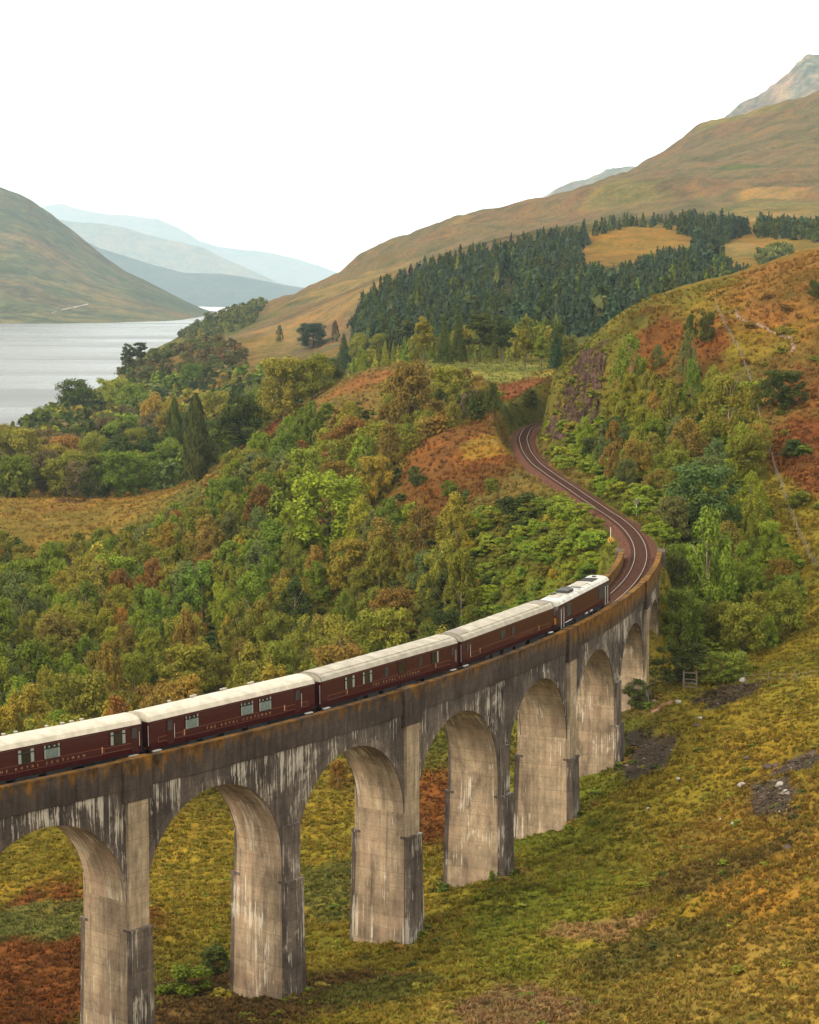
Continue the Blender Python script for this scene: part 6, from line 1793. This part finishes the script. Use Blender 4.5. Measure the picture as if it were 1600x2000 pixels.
# lineside signs
def sign_post(s, off, hp, label, build):
    p = track(s, off); z = float(ground(p[0], p[1])[0])
    root = tag(empty('lineside_sign', (p[0], p[1], z), 0), label, 'sign', None)
    b = MB(); b.tube([(0, 0, -.3), (0, 0, hp)], .045, 8); mk('post', mesh_of(b, M_STEEL, 'post'), root)
    build(root)
    return root
def s_for_px(px, py, off):
    ss = np.linspace(S_WING - 8, S_MAX - 5, 900); X = track(ss, off); X[:, 2] += 0
    a, b_ = to_px(X); return float(ss[np.argmin((a - px) ** 2 + (b_ - py) ** 2)])
def ring_sign(root):
    b = MB(); n = 24
    prof = [(.20, -.02), (.40, -.02), (.40, .02), (.20, .02)]
    vs = [(r * math.cos(a), y, r * math.sin(a)) for a in [2 * math.pi * k / n for k in range(n)] for r, y in prof]
    b.add(vs, [(k * 4 + j, k * 4 + (j + 1) % 4, ((k + 1) % n) * 4 + (j + 1) % 4, ((k + 1) % n) * 4 + j) for k in range(n) for j in range(4)])
    mk('ring', mesh_of(b, M_YELLOW, 'ring'), root, (0, -.06, .62))
sign_post(s_for_px(1190, 1050, -3.3), -3.3, 2.3, 'orange ring sign on a thin pole beside the line', ring_sign)
def board_sign(root):
    b = MB(); b.box(-.28, .28, -.03, .0, 1.8, 2.5); mk('board', mesh_of(b, M_POST, 'board'), root, (0, -.05, 0))
sign_post(s_for_px(1245, 1002, 3.6), 3.6, 2.6, 'pale rectangular board on a pole outside the railway bend', board_sign)

# house and jetty by the loch
M_WALL = plain('whitewash', (.72, .70, .66), .8, 0, .08)
M_SLATE = plain('slate', (.10, .10, .11), .7)
def house(px, py, Y, L, Wd, H, label):
    q = P(px, py, Y); z = float(ground(q[0], q[1])[0])
    root = tag(empty('house', (q[0], q[1], z), .25), label, 'house')
    b = MB(); b.box(-L / 2, L / 2, -Wd / 2, Wd / 2, -1, H)
    b.add([(-L / 2, -Wd / 2, H), (-L / 2, Wd / 2, H), (-L / 2, 0, H + 2.0), (L / 2, -Wd / 2, H), (L / 2, Wd / 2, H), (L / 2, 0, H + 2.0)], [(0, 1, 2), (3, 5, 4)])
    mk('wall', mesh_of(b, M_WALL, 'wall'), root)
    b = MB()
    for sg in (-1, 1):
        b.add([(-L / 2 - .3, sg * (Wd / 2 + .3), H - .3), (L / 2 + .3, sg * (Wd / 2 + .3), H - .3), (L / 2 + .3, 0, H + 2.1), (-L / 2 - .3, 0, H + 2.1)], [(0, 1, 2, 3)])
    rf = mk('roof', mesh_of(b, M_SLATE, 'roof'), root)
    b = MB(); b.box(-.4, .4, -.4, .4, 0, 1.2); cm = mesh_of(b, M_WALL, 'chimney')
    for x in (-L / 2 + .6, L / 2 - .6): mk('chimney', cm, rf, (x, 0, H + 1.7))
    b = MB(); b.box(-.45, .45, -.03, .03, -.6, .6); wm = mesh_of(b, M_INSIDE, 'window')
    for x in np.linspace(-L / 2 + 1.4, L / 2 - 1.4, 4): mk('window', wm, root, (x, -Wd / 2 - .02, 1.7))
    return root
house(205, 822, 985, 13, 6, 3.0, 'low white building half hidden among the lochside trees')
house(424, 738, 1090, 9, 6, 4.0, 'small white house with slate roof by the orange tree')
q = P(98, 792, 1290)
j = tag(empty('jetty', (q[0], q[1], WATER_Z), .2), 'small dark jetty standing in the loch beside the shore trees', 'jetty')
b = MB(); b.box(-7, 7, -1.2, 1.2, 2.0, 2.3); mk('deck', mesh_of(b, M_POST, 'deck'), j)
b = MB(); b.tube([(0, 0, -3), (0, 0, 3.4)], .16, 6); pm = mesh_of(b, M_POST, 'pile')
for x in (-6, -2, 2, 6):
    for y in (-1, 1): mk('pile', pm, j, (x, y, 0))
# pale track on the far hillside
HP = HILL_PTS['loch_hillside'].reshape(-1, 3); hx, hy = to_px(HP)
V, F = [], []
tp = [(100, 615), (118, 609), (136, 605), (150, 602), (172, 597)]
for t in np.linspace(0, 4, 15):
    k = min(3, int(t)); f = t - k
    if t == 0: Y_T = np.median([HP[np.argmin((hx - p[0]) ** 2 + (hy - p[1]) ** 2)][1] for p in tp]) - 14
    a, b_ = tp[k][0] * (1 - f) + tp[k + 1][0] * f, tp[k][1] * (1 - f) + tp[k + 1][1] * f
    c = HP[np.argmin((hx - a) ** 2 + (hy - b_) ** 2)]
    c = np.array([*P(a, b_, c[1] - 9)]); V += [c + np.array([0, -4, 2.6]), c + np.array([0, 4, 5.8])]
F = [(2 * i, 2 * i + 2, 2 * i + 3, 2 * i + 1) for i in range(14)]
tag(link('farm_track', mesh_np('farm_track', V, F), plain('pale_gravel_track', (.42, .38, .30), .9, 0, .2, .05, .1)), kind='structure')

# ------------------------------------------------------------------ haze over the glen
HAZE = 4.4e-5
def mat_haze():
    m = bpy.data.materials.new('haze'); m.use_nodes = True
    nt = m.node_tree; nt.nodes.clear()
    out = nt.nodes.new('ShaderNodeOutputMaterial')
    v = nt.nodes.new('ShaderNodeVolumePrincipled')
    v.inputs['Color'].default_value = (0.66, 0.86, 1.0, 1)
    v.inputs['Density'].default_value = HAZE
    v.inputs['Anisotropy'].default_value = 0.25
    nt.links.new(v.outputs[0], out.inputs['Volume'])
    return m
b = MB(); b.box(-13000, 10000, -75, 36500, CAM_Z - 90, CAM_Z + 1300)
tag(b.build('haze', mat_haze()), kind='stuff')
